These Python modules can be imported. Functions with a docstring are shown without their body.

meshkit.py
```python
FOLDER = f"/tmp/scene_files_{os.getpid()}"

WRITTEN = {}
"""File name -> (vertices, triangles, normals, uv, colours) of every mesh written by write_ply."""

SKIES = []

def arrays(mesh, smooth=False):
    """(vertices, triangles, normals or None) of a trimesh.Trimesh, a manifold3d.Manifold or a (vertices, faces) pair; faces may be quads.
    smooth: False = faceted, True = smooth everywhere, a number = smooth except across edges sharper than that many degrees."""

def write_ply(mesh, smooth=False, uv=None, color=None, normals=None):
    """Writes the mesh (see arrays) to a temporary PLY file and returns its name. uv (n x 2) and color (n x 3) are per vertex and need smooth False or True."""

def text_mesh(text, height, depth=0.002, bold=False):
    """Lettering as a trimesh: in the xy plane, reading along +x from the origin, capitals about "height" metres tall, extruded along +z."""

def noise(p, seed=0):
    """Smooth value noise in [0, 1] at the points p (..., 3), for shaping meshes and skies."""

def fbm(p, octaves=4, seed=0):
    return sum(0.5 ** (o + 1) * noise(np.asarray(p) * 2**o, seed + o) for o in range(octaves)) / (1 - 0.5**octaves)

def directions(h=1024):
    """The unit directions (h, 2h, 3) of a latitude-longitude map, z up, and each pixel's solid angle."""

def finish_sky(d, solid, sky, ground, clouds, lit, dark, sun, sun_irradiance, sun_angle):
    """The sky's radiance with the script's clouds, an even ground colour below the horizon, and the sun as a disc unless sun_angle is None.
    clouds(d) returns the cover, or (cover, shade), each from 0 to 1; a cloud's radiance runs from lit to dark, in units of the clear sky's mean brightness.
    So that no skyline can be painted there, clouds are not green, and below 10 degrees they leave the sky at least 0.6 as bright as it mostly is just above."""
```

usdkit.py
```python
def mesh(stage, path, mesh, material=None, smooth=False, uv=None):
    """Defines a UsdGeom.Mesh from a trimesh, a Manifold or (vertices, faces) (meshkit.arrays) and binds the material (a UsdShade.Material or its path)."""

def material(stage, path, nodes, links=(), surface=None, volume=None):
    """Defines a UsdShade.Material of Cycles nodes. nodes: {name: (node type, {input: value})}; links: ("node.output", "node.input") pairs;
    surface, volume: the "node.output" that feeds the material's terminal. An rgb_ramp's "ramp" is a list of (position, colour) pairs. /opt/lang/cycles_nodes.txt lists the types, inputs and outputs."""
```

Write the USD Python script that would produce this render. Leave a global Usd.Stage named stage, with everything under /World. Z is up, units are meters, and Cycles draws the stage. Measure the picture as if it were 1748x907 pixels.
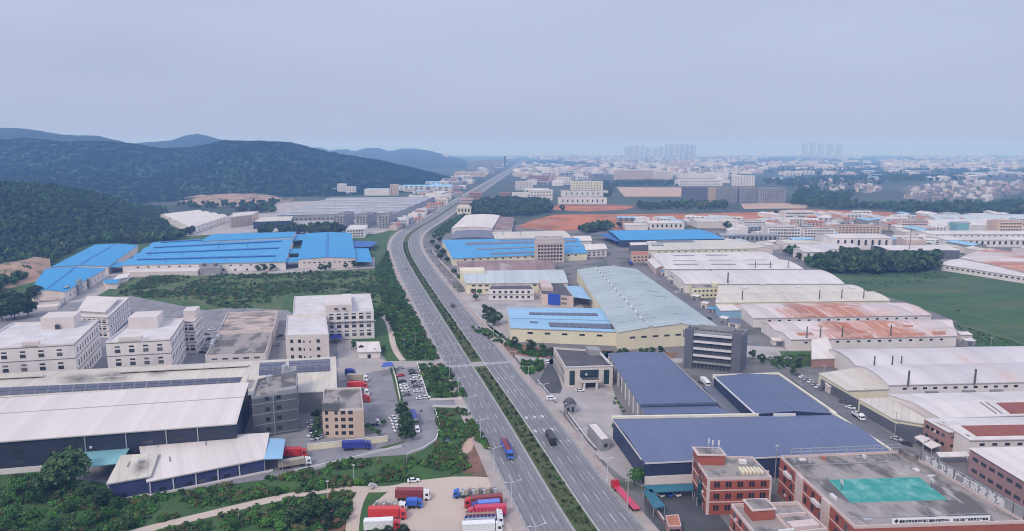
import math, random, glob
import numpy as np, trimesh, usdkit, meshkit
from pxr import Usd, UsdGeom, UsdLux, UsdShade, Gf, Sdf, Vt

# ---------------------------------------------------------------- camera, sky, sun, exposure
stage = Usd.Stage.CreateInMemory()
UsdGeom.SetStageUpAxis(stage, 'Z'); UsdGeom.SetStageMetersPerUnit(stage, 1.0)
UsdGeom.Xform.Define(stage, '/World'); UsdGeom.Scope.Define(stage, '/World/Looks')
F, Y0, CX, CY, EYE = 1180.0, 255.0, 874.0, 453.5, 120.0      # survey of the photograph: focal length in its pixels, horizon row, eye height
PITCH = math.atan((CY - Y0) / F)
cam = UsdGeom.Camera.Define(stage, '/World/camera')
cam.AddTranslateOp().Set((0, 0, EYE)); cam.AddRotateXOp().Set(90 - math.degrees(PITCH))
cam.CreateHorizontalApertureAttr(36.0); cam.CreateVerticalApertureAttr(36.0 * 531 / 1024); cam.CreateFocalLengthAttr(36.0 * F / 1748)
cam.CreateClippingRangeAttr((1.0, 60000.0)); cam.CreateExposureAttr(0.37)
SUN_EL, SUN_AZ = math.radians(43), math.radians(215)           # azimuth clockwise from +y
sun = UsdLux.DistantLight.Define(stage, '/World/sun')
sun.CreateIntensityAttr(0.40); sun.CreateAngleAttr(16.0); sun.CreateNormalizeAttr(True); sun.CreateColorAttr((1.0, 0.92, 0.83))
sun.AddRotateZOp().Set(-math.degrees(SUN_AZ)); sun.AddRotateXOp().Set(math.degrees(SUN_EL) - 90)
SKY_CLOUD = (6.0, 6.55, 8.9)
usdkit.material(stage, '/World/Looks/overcast_sky', {
    'tc': ('texture_coordinate', {}), 'sep': ('separate_xyz', {}),
    'sky': ('sky_texture', {'sky_type': 'single_scattering', 'sun_disc': False, 'sun_elevation': SUN_EL, 'sun_rotation': SUN_AZ, 'aerosol_density': 2.0}),
    'map': ('mapping', {'scale': (2.2, 2.2, 9.0)}), 'n': ('noise_texture', {'scale': 1.6, 'detail': 4.0, 'roughness': 0.5}),
    'grad': ('map_range', {'from_min': 0.0, 'from_max': 1.0, 'to_min': 0.76, 'to_max': 1.62, 'clamp': True}),
    'nr': ('map_range', {'from_min': 0.3, 'from_max': 0.7, 'to_min': 0.96, 'to_max': 1.05, 'clamp': True}),
    'mul': ('math', {'math_type': 'multiply'}), 'cl': ('vector_math', {'math_type': 'scale', 'vector1': SKY_CLOUD}),
    'mix': ('mix', {'fac': 0.88}), 'bg': ('background_shader', {'strength': 0.075})},
    [('tc.generated', 'sep.vector'), ('tc.generated', 'map.vector'), ('map.vector', 'n.vector'), ('sep.z', 'grad.value'), ('n.fac', 'nr.value'),
     ('grad.result', 'mul.value1'), ('nr.result', 'mul.value2'), ('mul.value', 'cl.scale'), ('sky.color', 'mix.color1'), ('cl.vector', 'mix.color2'), ('mix.color', 'bg.color')],
    surface='bg.background')
dome = UsdLux.DomeLight.Define(stage, '/World/sky')
UsdShade.MaterialBindingAPI.Apply(dome.GetPrim()).Bind(UsdShade.Material.Get(stage, '/World/Looks/overcast_sky'))
HAZE = 1.85e-4

# ---------------------------------------------------------------- kit
R = random.Random(11); NR = np.random.default_rng(11)
def ray(u, v):
    x, z = (u - CX) / F, -(v - CY) / F
    return np.array([x, math.cos(PITCH) + z * math.sin(PITCH), -math.sin(PITCH) + z * math.cos(PITCH)])
def at(u, v, h=0.0):
    """The ground-plan point (x, y) seen in the photograph at (u, v) and standing at height h."""
    d = ray(u, v); return d[:2] * (h - EYE) / d[2]
def lin(c):
    if isinstance(c, str):
        c = [int(c[i:i + 2], 16) / 255 for i in (1, 3, 5)]
        return tuple(x / 12.92 if x < .04045 else ((x + .055) / 1.055) ** 2.4 for x in c)
    return tuple(c)
LOOK = {}
def mat(name, c1, c2=None, scale=.15, rough=.65, seam=None, seamcol=None, lo=.35, hi=.7, spots=None, metal=0.0, spec=.4, bump=0.0, detail=5.0, stretch=(1, 1, 1), coat=0.0, cells=.0, rnd=False):
    """Colour c1 worn towards c2 by noise in the object's own metres; seam = (period, axis) draws sheet joints; spots = (colour, scale, from, to) adds stains."""
    c1 = lin(c1); c2 = lin(c2) if c2 is not None else tuple(x * .8 for x in c1)
    n = {'tc': ('texture_coordinate', {}), 'mp': ('mapping', {'scale': stretch}), 'n': ('noise_texture', {'scale': scale, 'detail': detail, 'roughness': .6}),
         'r': ('map_range', {'from_min': lo, 'from_max': hi, 'to_min': 0.0, 'to_max': 1.0, 'clamp': True}), 'm': ('mix', {'color1': c1, 'color2': c2}),
         'p': ('principled_bsdf', {'roughness': rough, 'metallic': metal, 'specular_ior_level': spec, 'coat_weight': coat})}
    l = [('tc.object', 'mp.vector'), ('mp.vector', 'n.vector'), ('n.fac', 'r.value'), ('r.result', 'm.fac')]
    out = 'm.color'
    if spots:
        col, sc, a, b = spots
        n |= {'sn': ('noise_texture', {'scale': sc, 'detail': 6.0, 'roughness': .65}), 'sr': ('map_range', {'from_min': a, 'from_max': b, 'clamp': True}), 'sm': ('mix', {'color2': lin(col)})}
        l += [('mp.vector', 'sn.vector'), ('sn.fac', 'sr.value'), ('sr.result', 'sm.fac'), (out, 'sm.color1')]; out = 'sm.color'
    if seam:
        per, ax = seam
        n |= {'sp': ('separate_xyz', {}), 'fm': ('math', {'math_type': 'multiply', 'value2': 1 / per}), 'ff': ('math', {'math_type': 'fraction'}), 'fl': ('math', {'math_type': 'less_than', 'value2': .09}),
              'fx': ('math', {'math_type': 'multiply', 'value2': .55}), 'sx': ('mix', {'color2': lin(seamcol) if seamcol else tuple(x * .6 for x in c1)})}
        l += [('tc.object', 'sp.vector'), ('sp.' + ax, 'fm.value1'), ('fm.value', 'ff.value1'), ('ff.value', 'fl.value1'), ('fl.value', 'fx.value1'), ('fx.value', 'sx.fac'), (out, 'sx.color1')]; out = 'sx.color'
        if cells:      # each sheet a little lighter or darker than its neighbours
            n |= {'cf': ('math', {'math_type': 'floor'}), 'cw': ('white_noise_texture', {'dimensions': '1D'}), 'cr': ('map_range', {'from_min': 0.0, 'from_max': 1.0, 'to_min': 1 - cells, 'to_max': 1 + cells * .6}), 'cm': ('vector_math', {'math_type': 'scale'})}
            l += [('fm.value', 'cf.value1'), ('cf.value', 'cw.w'), ('cw.value', 'cr.value'), (out, 'cm.vector1'), ('cr.result', 'cm.scale')]; out = 'cm.vector'
    if rnd:
        rnd = (.62, 1.45) if rnd is True else rnd
        n |= {'oi': ('object_info', {}), 'or': ('map_range', {'from_min': 0.0, 'from_max': 1.0, 'to_min': rnd[0], 'to_max': rnd[1]}), 'om': ('vector_math', {'math_type': 'scale'})}
        l += [('oi.random', 'or.value'), (out, 'om.vector1'), ('or.result', 'om.scale')]; out = 'om.vector'
    l.append((out, 'p.base_color'))
    if bump:
        n['b'] = ('bump', {'strength': .6, 'distance': bump}); l += [('n.fac', 'b.height'), ('b.normal', 'p.normal')]
    LOOK[name] = usdkit.material(stage, '/World/Looks/' + name, n, l, surface='p.BSDF')
    return name
TAKEN = {}
def prim_path(parent, name):
    k = f'{parent}/{name}'; i = TAKEN.get(k, 0); TAKEN[k] = i + 1
    return k if i == 0 else f'{k}_{i:03d}'
def tag(p, label=None, cat=None, group=None, kind=None):
    p = p.GetPrim() if hasattr(p, 'GetPrim') else p
    for k, v in (('label', label), ('category', cat), ('group', group), ('kind', kind)):
        if v: p.SetCustomDataByKey(k, v)
    return p
def place(x, loc, rz, sc=1.0):
    x.AddTranslateOp().Set(tuple(map(float, loc))); x.AddRotateZOp().Set(math.degrees(rz)); x.AddScaleOp().Set(tuple(map(float, (sc, sc, sc) if np.ndim(sc) == 0 else sc)))
def thing(name, label=None, cat=None, loc=(0, 0, 0), rz=0.0, group=None, kind=None, sc=1.0):
    x = UsdGeom.Xform.Define(stage, prim_path('/World', name)); place(x, loc, rz, sc)
    return tag(x, label, cat, group, kind)
def dup(src, label, loc, rz=0.0, group=None, sc=1.0, cat=None):
    base = src.GetName().rstrip('0123456789').rstrip('_') or src.GetName()
    x = UsdGeom.Xform.Define(stage, prim_path('/World', base)); place(x, loc, rz, sc)
    p = x.GetPrim(); p.GetReferences().AddInternalReference(src.GetPath()); p.SetInstanceable(True)
    return tag(p, label, cat or src.GetCustomDataByKey('category'), group or src.GetCustomDataByKey('group'))
class MB:
    """Collects faces of one mesh."""
    def __init__(s): s.v, s.f, s.n = [], [], 0
    def add(s, v, f):
        v = np.asarray(v, float).reshape(-1, 3); f = np.asarray(f, int)
        if f.shape[1] == 4: f = np.vstack([f[:, [0, 1, 2]], f[:, [0, 2, 3]]])
        s.v.append(v); s.f.append(f + s.n); s.n += len(v); return s
    def quad(s, a, b, c, d): return s.add([a, b, c, d], [[0, 1, 2, 3]])
    def hull(s, bot, top):
        k = len(bot); i = np.arange(k); j = (i + 1) % k
        sides = np.stack([i, j, j + k, i + k], 1)
        s.add(list(bot) + list(top), sides)
        fan = np.array([[0, q, q + 1] for q in range(1, k - 1)])
        s.add(bot, fan[:, ::-1]); return s.add(top, fan)
    def box(s, x0, y0, z0, x1, y1, z1): return s.hull([(x0, y0, z0), (x1, y0, z0), (x1, y1, z0), (x0, y1, z0)], [(x0, y0, z1), (x1, y0, z1), (x1, y1, z1), (x0, y1, z1)])
    def tube(s, p, q, r0, r1=None, n=7):
        p, q = np.array(p, float), np.array(q, float); r1 = r0 if r1 is None else r1
        d = q - p; d /= np.linalg.norm(d); a = np.cross(d, (0, 0, 1) if abs(d[2]) < .9 else (1, 0, 0)); a /= np.linalg.norm(a); b = np.cross(d, a)
        w = [math.cos(t) * a + math.sin(t) * b for t in np.arange(n) * 2 * math.pi / n]
        return s.hull([p + r0 * x for x in w], [q + r1 * x for x in w])
    def mesh(s):
        return np.vstack(s.v), np.vstack(s.f)
def obj(name, mb, m, parent='/World', kind=None, label=None, smooth=False, cat=None, group=None):
    parent = str(parent.GetPath()) if hasattr(parent, 'GetPath') else parent
    p = usdkit.mesh(stage, prim_path(parent, name), mb.mesh() if isinstance(mb, MB) else mb, LOOK[m], smooth=smooth)
    p.CreateDoubleSidedAttr(True)
    tag(p, label, cat, group, kind); return p.GetPrim()
def struct(name, mb, m, smooth=False): return obj(name, mb, m, kind='structure', smooth=smooth)
def flat(pts, z):
    """A level sheet over a plan polygon."""
    from shapely.geometry import Polygon
    v, f = trimesh.creation.triangulate_polygon(Polygon(pts).buffer(0), engine='earcut')
    return np.column_stack([v, np.full(len(v), z)]), f
def px(poly, h=0.0): return [at(u, v, h) for u, v in poly]
def resample(P, step):
    P = np.asarray(P, float); s = np.r_[0, np.cumsum(np.linalg.norm(np.diff(P, axis=0), axis=1))]
    t = np.arange(0, s[-1], step); return np.column_stack([np.interp(t, s, P[:, k]) for k in range(2)])
def smooth_line(P, step=8):
    from scipy.interpolate import CubicSpline
    P = np.asarray(P, float); s = np.r_[0, np.cumsum(np.linalg.norm(np.diff(P, axis=0), axis=1))]
    cs = CubicSpline(s, P); return cs(np.arange(0, s[-1], step))
def normals2(P):
    t = np.gradient(P, axis=0); t /= np.linalg.norm(t, axis=1, keepdims=True); return np.column_stack([t[:, 1], -t[:, 0]])   # to the right of travel
def ribbon(P, a, b, z, z2=None):
    """A strip along line P between offsets a and b (to the right)."""
    n = normals2(P); L, Rr = P + n * np.asarray(a).reshape(-1, 1), P + n * np.asarray(b).reshape(-1, 1); k = len(P)
    v = np.vstack([np.column_stack([L, np.full(k, z)]), np.column_stack([Rr, np.full(k, z if z2 is None else z2)])])
    i = np.arange(k - 1); return v, np.stack([i + 1, i, i + k, i + k + 1], 1)
def wallstrip(P, a, b, z0, z1):
    """A kerb or wall with thickness along line P."""
    n = normals2(P); L, Rr = P + n * a, P + n * b; k = len(P)
    v = np.vstack([np.column_stack([q, np.full(k, z)]) for q, z in ((L, z0), (L, z1), (Rr, z1), (Rr, z0))])
    i = np.arange(k - 1); f = np.vstack([np.stack([i + c * k, i + 1 + c * k, i + 1 + (c + 1) % 4 * k, i + (c + 1) % 4 * k], 1) for c in range(4)])
    ends = np.array([[0, k, 2 * k, 3 * k], [k - 1, 4 * k - 1, 3 * k - 1, 2 * k - 1]])
    return v, np.vstack([f, ends])
ORD = 'first second third fourth fifth sixth seventh eighth ninth tenth eleventh twelfth thirteenth fourteenth fifteenth sixteenth seventeenth eighteenth nineteenth twentieth'.split()
TENS = ' twent thirt fort fift sixt sevent eight ninet hundred'.split(' ')
def nth(i):
    if i < 20: return ORD[i]
    a, b = divmod(i + 1, 10); return TENS[a - 1] + ('ieth' if b == 0 else 'y-' + ORD[b - 1])

# ---------------------------------------------------------------- buildings
BUILT = []
class Building:
    """quad: front left, front right, back right, back left corners of the eaves as surveyed in the photograph; h: their height."""
    def __init__(s, name, label, quad, h, z0=0.0, cat='building', group=None, world=False):
        P = np.array(quad, float) if world else np.array([at(u, v, h + z0) for u, v in quad]); s.o = P[0]; d = P[1] - P[0]; s.a = math.atan2(d[1], d[0])
        c, n = math.cos(s.a), math.sin(s.a); s.P = (P - s.o) @ np.array([[c, -n], [n, c]])
        s.h = h; s.W = np.linalg.norm(s.P[1] - s.P[0]); s.D = np.linalg.norm((s.P[3] + s.P[2] - s.P[0] - s.P[1]) / 2)
        s.root = thing(name, label, cat, (*s.o, z0), s.a, group); s.dist = float(np.linalg.norm(P.mean(0))); BUILT.append((P.mean(0), .5 * (s.W + s.D) / 2, s.W, s.D))
    def L(s, u, t):
        A, B, C, D = s.P; return (1 - t) * ((1 - u) * A + u * B) + t * ((1 - u) * D + u * C)
    def q(s, u, t, z): return (*s.L(u, t), z)
    def prism(s, u0, t0, u1, t1, z0, z1, mb=None):
        mb = mb or MB(); c = ((u0, t0), (u1, t0), (u1, t1), (u0, t1))
        return mb.hull([s.q(a, b, z0) for a, b in c], [s.q(a, b, z1) for a, b in c])
    def add(s, name, mb, m, **k): return obj(name, mb, m, s.root, **k)
    def box(s, name, m, u0, t0, u1, t1, z0, z1, **k): return s.add(name, s.prism(u0, t0, u1, t1, z0, z1), m, **k)
    def flat_roof(s, wall, roof, par=1.0, th=.3, cap=None):
        s.box('walls', wall, 0, 0, 1, 1, 0, s.h - par)
        du, dt = th / s.W, th / s.D
        s.box('roof', roof, du, dt, 1 - du, 1 - dt, s.h - par - .2, s.h - par + .03)
        mb = MB()
        for a in ((0, 0, 1, dt), (0, 1 - dt, 1, 1), (0, dt, du, 1 - dt), (1 - du, dt, 1, 1 - dt)): s.prism(*a, s.h - par, s.h, mb)
        s.add('parapet', mb, cap or wall)
    def profile_roof(s, prof, wall, roof, along='s', over=.6, th=.18, eave=None):
        """prof: (t, z) points across the ridge direction; along: ridge runs with s (front edge) or t (depth)."""
        pq = (lambda e, c, z: s.q(e, c, z)) if along == 's' else (lambda e, c, z: s.q(c, e, z))
        le, lc = (s.W, s.D) if along == 's' else (s.D, s.W)
        k = len(prof); w = MB()
        for e in (0, 1):
            b = [pq(e, t, 0) for t, z in prof]; T = [pq(e, t, z - .02) for t, z in prof]
            w.add(b + T, [[i, i + 1, i + 1 + k, i + k] for i in range(k - 1)])
        for t, z in (prof[0], prof[-1]): w.quad(pq(0, t, 0), pq(1, t, 0), pq(1, t, z - .02), pq(0, t, z - .02))
        s.add('walls', w, wall)
        pr = list(prof); o = over / lc
        def ext(p, q, d): return (p[0] + d, p[1] + (p[1] - q[1]) / (p[0] - q[0] + 1e-9) * d if abs(p[1] - q[1]) / (abs(p[0] - q[0]) * lc) < 1.5 else p[1])
        pr[0], pr[-1] = ext(prof[0], prof[1], -o), ext(prof[-1], prof[-2], o)
        e0, e1 = -over / le, 1 + over / le; r = MB()
        v = [pq(e, t, z + dz) for dz in (th, 0) for e in (e0, e1) for t, z in pr]
        f = []
        for i in range(k - 1):
            f += [[i, i + 1, k + i + 1, k + i], [2 * k + i, 3 * k + i, 3 * k + i + 1, 2 * k + i + 1], [i, 2 * k + i, 2 * k + i + 1, i + 1], [k + i, k + i + 1, 3 * k + i + 1, 3 * k + i]]
        f += [[0, k, 3 * k, 2 * k], [k - 1, 3 * k - 1, 4 * k - 1, 2 * k - 1]]
        s.add('roof', r.add(v, f), roof)
        if along == 's' and over > .15 and s.dist < 900: s.panel('gutter', 'gutter_grey', 'f', -over, s.W + over, prof[0][1] - .35, prof[0][1] - .02, over * .7, over + .12)
        s.prof, s.along = prof, along
    def gable(s, wall, roof, rise=2.0, along='s', n=1, **k):
        p = []
        for i in range(n): p += [(i / n, s.h), ((i + .5) / n, s.h + rise)]
        s.profile_roof(p + [(1, s.h)], wall, roof, along, **k)
    def arch(s, wall, roof, rise=2.5, along='s', n=1, seg=10, **k):
        p = []
        for i in range(n): p += [((i + j / seg) / n, s.h + rise * math.sin(math.pi * j / seg) ** .8) for j in range(seg)]
        s.profile_roof(p + [(1, s.h)], wall, roof, along, **k)
    def mono(s, wall, roof, h2, along='s', **k): s.profile_roof([(0, s.h), (1, h2)], wall, roof, along, **k)
    def zroof(s, u, t):
        c = t if s.along == 's' else u
        return float(np.interp(c, [p[0] for p in s.prof], [p[1] for p in s.prof])) + .18
    def patch(s, name, m, u0, t0, u1, t1, lift=.12, th=.1, **k):
        """A panel, skylight or vent lying on the pitched roof."""
        c = ((u0, t0), (u1, t0), (u1, t1), (u0, t1))
        mb = MB().hull([s.q(a, b, s.zroof(a, b) + lift - .1) for a, b in c], [s.q(a, b, s.zroof(a, b) + lift + th) for a, b in c]); return s.add(name, mb, m, **k)
    def solar(s, u0, t0, u1, t1, nu, nt, gap=.12):
        for i in range(nu):
            for j in range(nt):
                a, b = u0 + (u1 - u0) * (i + gap / 2 * .5) / nu, u0 + (u1 - u0) * (i + 1 - gap / 2 * .5) / nu
                c, d = t0 + (t1 - t0) * (j + gap / 2) / nt, t0 + (t1 - t0) * (j + 1 - gap / 2) / nt
                s.patch('solar_panel', 'solar', a, c, b, d, .18, .06)
    def face(s, f):
        A, B = {'f': (0, 1), 'r': (1, 2), 'b': (2, 3), 'l': (3, 0)}[f]; return s.P[A], s.P[B]
    def panel(s, name, m, f, x0, x1, z0, z1, d0=-.05, d1=.06, **k):
        """A slab on face f from x0 to x1 (metres along it, or fractions when below 1.0001 and given as floats)."""
        return s.add(name, s.slab(f, x0, x1, z0, z1, d0, d1), m, **k)
    def slab(s, f, x0, x1, z0, z1, d0=-.05, d1=.06, mb=None):
        A, B = s.face(f); L = np.linalg.norm(B - A); e = (B - A) / L; n = np.array([e[1], -e[0]])
        mb = mb or MB(); X = ((x0, d0), (x1, d0), (x1, d1), (x0, d1))
        pts = [A + e * x + n * d for x, d in X]
        return mb.hull([(*p, z0) for p in pts], [(*p, z1) for p in pts])
    def windows(s, f, rows, cols, w, hh, z0, dz, m0=.06, m1=.06, frame=None, m='glass', pairs=False, skip=(), name='window', every=None):
        A, B = s.face(f); L = np.linalg.norm(B - A)
        P = [(r, c) for r in range(rows) for c in range(cols) if (r, c) not in skip and c not in skip]
        one = w * F / s.dist >= 6.0 and len(P) <= 260; J = MB()
        for r, c in P:
            x = L * (m0 + (1 - m0 - m1) * ((c + .5) / cols)); z = z0 + r * dz
            if pairs: x += (.5 if c % 2 == 0 else -.5) * .35 * L / cols
            if not one: s.slab(f, x - w / 2, x + w / 2, z, z + hh, -.05, .07, J); continue
            if frame:
                b = MB(); q = .16
                for a in ((x - w / 2 - q, x - w / 2, z - q, z + hh + q), (x + w / 2, x + w / 2 + q, z - q, z + hh + q), (x - w / 2, x + w / 2, z - q, z), (x - w / 2, x + w / 2, z + hh, z + hh + q), (x - .06, x + .06, z, z + hh)): s.slab(f, *a, -.05, .14, b)
                o = s.add(name, b, frame); obj('pane', s.slab(f, x - w / 2, x + w / 2, z, z + hh, -.05, .06), m, o)
            else: s.add(name, s.slab(f, x - w / 2, x + w / 2, z, z + hh, -.05, .07), R.choice(('glass', 'glass', 'glass_grey', 'glass_curtain')) if m == 'glass' else m)
            if R.random() < .10 and s.dist < 480 and rows > 1: s.add('air_unit', s.slab(f, x + w / 2 + .15, x + w / 2 + 1.05, z, z + .7, -.05, .45), 'trim_white')
        if J.n: s.add(name + 's', J, m, kind='stuff')
    def bands(s, f, zs, m, th=.35, out=.25, name='ledge'):
        A, B = s.face(f); L = np.linalg.norm(B - A)
        for z in zs: s.panel(name, m, f, -out, L + out, z, z + th, -.05, out)
    def chimney(s, u, t, ht, r=.5, m='dark_metal', z=None):
        z = (s.zroof(u, t) if hasattr(s, 'prof') else s.h - 1) if z is None else z
        p = s.L(u, t); s.add('chimney', MB().tube((*p, z - .6), (*p, z + ht), r, r * .9, 8), m)

# ---------------------------------------------------------------- materials (real-world base colours)
mat('asphalt', (.125, .125, .138), (.15, .15, .165), .05, .8, stretch=(1, 1, 1), lo=.3, hi=.75)
mat('asphalt_dark', (.06, .062, .068), (.09, .09, .096), .08, .8)
mat('lane_paint', (.60, .60, .61), (.30, .30, .31), .5, .7, lo=.4, hi=.66)
mat('yellow_paint', (.55, .47, .22), (.4, .36, .2), .8, .6)
mat('kerb_stone', (.42, .41, .38), (.3, .29, .27), .4, .8)
mat('pavement', (.40, .33, .30), (.30, .26, .24), .15, .85, spots=((.22, .17, .14), .08, .55, .75))
mat('concrete_yard', (.255, .245, .255), (.19, .185, .20), .06, .85, spots=((.13, .125, .13), .09, .5, .72))
mat('concrete_light', (.42, .38, .36), (.30, .27, .26), .06, .85, spots=((.2, .185, .18), .04, .55, .8))
mat('dirt', (.53, .43, .36), (.44, .35, .29), .06, .95, spots=((.55, .45, .37), .03, .5, .75))
mat('red_earth', (.47, .16, .055), (.25, .09, .035), .013, .95, lo=.42, hi=.62, spots=((.42, .22, .15), .012, .5, .7))
mat('brown_earth', (.24, .12, .08), (.15, .09, .06), .1, .95, spots=((.07, .085, .03), .15, .5, .65))
mat('tan_field', (.48, .33, .25), (.4, .28, .2), .02, .95)
mat('grass', (.05, .115, .026), (.036, .08, .022), .08, .95, spots=((.085, .10, .04), .03, .5, .75), bump=.3)
mat('grass_olive', (.085, .125, .036), (.06, .095, .03), .06, .95, spots=((.12, .12, .055), .03, .5, .7), bump=.3)
mat('field_green', (.045, .105, .03), (.03, .072, .024), .03, .95, spots=((.095, .11, .05), .012, .5, .66), stretch=(.5, 1.6, 1), bump=.25)
mat('median_grass', (.08, .095, .032), (.055, .08, .026), .25, .95, spots=((.11, .10, .05), .06, .5, .7))
mat('leaf_dark', (.034, .070, .026), (.06, .10, .036), .5, .7, spec=.2, rnd=True)
mat('leaf_mid', (.042, .115, .024), (.065, .15, .034), .5, .7, spec=.2, rnd=True)
mat('leaf_light', (.075, .19, .03), (.10, .22, .045), .5, .7, spec=.2, rnd=True)
mat('leaf_olive', (.085, .11, .038), (.065, .085, .032), .5, .7, spec=.2, rnd=True)
mat('leaf_dry', (.15, .14, .055), (.11, .105, .045), .5, .8, spec=.1, rnd=True)
mat('leaf_hill', (.017, .055, .025), (.028, .080, .03), .004, .8, spec=.1, lo=.45, hi=.6, rnd=(.86, 1.16))
mat('bark', (.09, .07, .05), (.06, .05, .04), 2, .9)
mat('forest', (.015, .048, .022), (.025, .07, .028), .004, .95, bump=1.5, lo=.45, hi=.6, detail=9.0)
mat('forest_far', (.01, .034, .024), (.008, .028, .022), .004, .95, bump=4.0, detail=9.0)
mat('land', (.04, .07, .04), (.10, .10, .085), .004, .95, spots=((.03, .05, .03), .0025, .45, .6), detail=8.0)
mat('town_ground', (.20, .185, .185), (.135, .128, .13), .02, .9, spots=((.05, .07, .035), .012, .52, .62))
mat('water', (.03, .045, .045), (.04, .05, .05), .1, .12, spec=.6)
mat('white_roof', (.65, .595, .56), (.55, .50, .475), .05, .5, seam=(3.0, 'x'), seamcol=(.6, .58, .59), spots=((.5, .46, .44), .03, .6, .8), stretch=(1, .28, 1), cells=.07)
mat('white_sheet', (.67, .60, .55), (.60, .535, .49), .05, .55, seam=(2.4, 'x'), seamcol=(.66, .64, .65), stretch=(1, .28, 1), cells=.07)
mat('cream_roof', (.60, .545, .46), (.51, .46, .39), .05, .5, seam=(3.0, 'x'), spots=((.38, .34, .3), .03, .62, .85), stretch=(1, .28, 1), cells=.07)
mat('white_worn', (.62, .565, .55), (.47, .44, .44), .04, .55, seam=(6.0, 'x'), seamcol=(.54, .51, .51), spots=((.5, .33, .27), .025, .58, .8), stretch=(1, .28, 1), cells=.07)
mat('rust_roof', (.58, .50, .48), (.46, .20, .12), .022, .65, seam=(9.0, 'x'), seamcol=(.66, .62, .6), lo=.46, hi=.6, spots=((.42, .15, .08), .035, .52, .62), stretch=(1, .28, 1), cells=.16)
mat('brown_roof', (.20, .12, .11), (.30, .20, .18), .05, .7, seam=(8.0, 'x'), seamcol=(.36, .28, .26), spots=((.38, .31, .3), .04, .58, .66), stretch=(1, .28, 1), cells=.16)
mat('red_sheet', (.26, .075, .05), (.22, .06, .045), .2, .6)
mat('blue_roof', (.004, .27, .56), (.004, .235, .50), .06, .45, seam=(2.5, 'y'), seamcol=(.035, .22, .6), stretch=(.28, 1, 1), cells=.06)
mat('blue_roof_light', (.035, .30, .58), (.025, .255, .52), .06, .45, seam=(2.5, 'x'), seamcol=(.1, .29, .6), stretch=(1, .28, 1), cells=.07)
mat('blue_deep', (.004, .095, .36), (.004, .08, .30), .1, .5)
mat('sky_blue_roof', (.28, .48, .66), (.24, .42, .58), .06, .5, seam=(2.5, 'y'), stretch=(.3, 1, 1))
mat('teal_sheet', (.22, .45, .48), (.18, .38, .41), .08, .5, seam=(1.6, 'x'))
mat('teal_dark', (.03, .15, .20), (.025, .12, .17), .1, .5, seam=(1.2, 'x'))
mat('slate_roof', (.086, .108, .195), (.074, .094, .17), .035, .42, seam=(4.0, 'y'), seamcol=(.095, .13, .27), stretch=(.28, 1, 1), spec=.5, cells=.06)
mat('slate_roof_light', (.105, .13, .225), (.092, .115, .20), .03, .42, seam=(4.0, 'x'), seamcol=(.115, .155, .3), stretch=(1, .3, 1), spec=.5, cells=.05)
mat('slate_wall', (.035, .05, .105), (.03, .042, .09), .1, .55, seam=(1.5, 'x'))
mat('navy_wall', (.03, .037, .062), (.025, .03, .05), .1, .55, seam=(1.5, 'x'))
mat('indigo_wall', (.055, .065, .17), (.045, .053, .14), .1, .55, seam=(1.4, 'x'))
mat('grey_roof', (.36, .37, .40), (.27, .275, .30), .04, .6, seam=(5.0, 'x'), stretch=(1, .28, 1), cells=.07)
mat('steel_roof', (.40, .455, .455), (.32, .375, .38), .04, .5, seam=(3.0, 'y'), seamcol=(.32, .37, .4), spots=((.27, .33, .36), .03, .55, .75), stretch=(.28, 1, 1), cells=.06)
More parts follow.
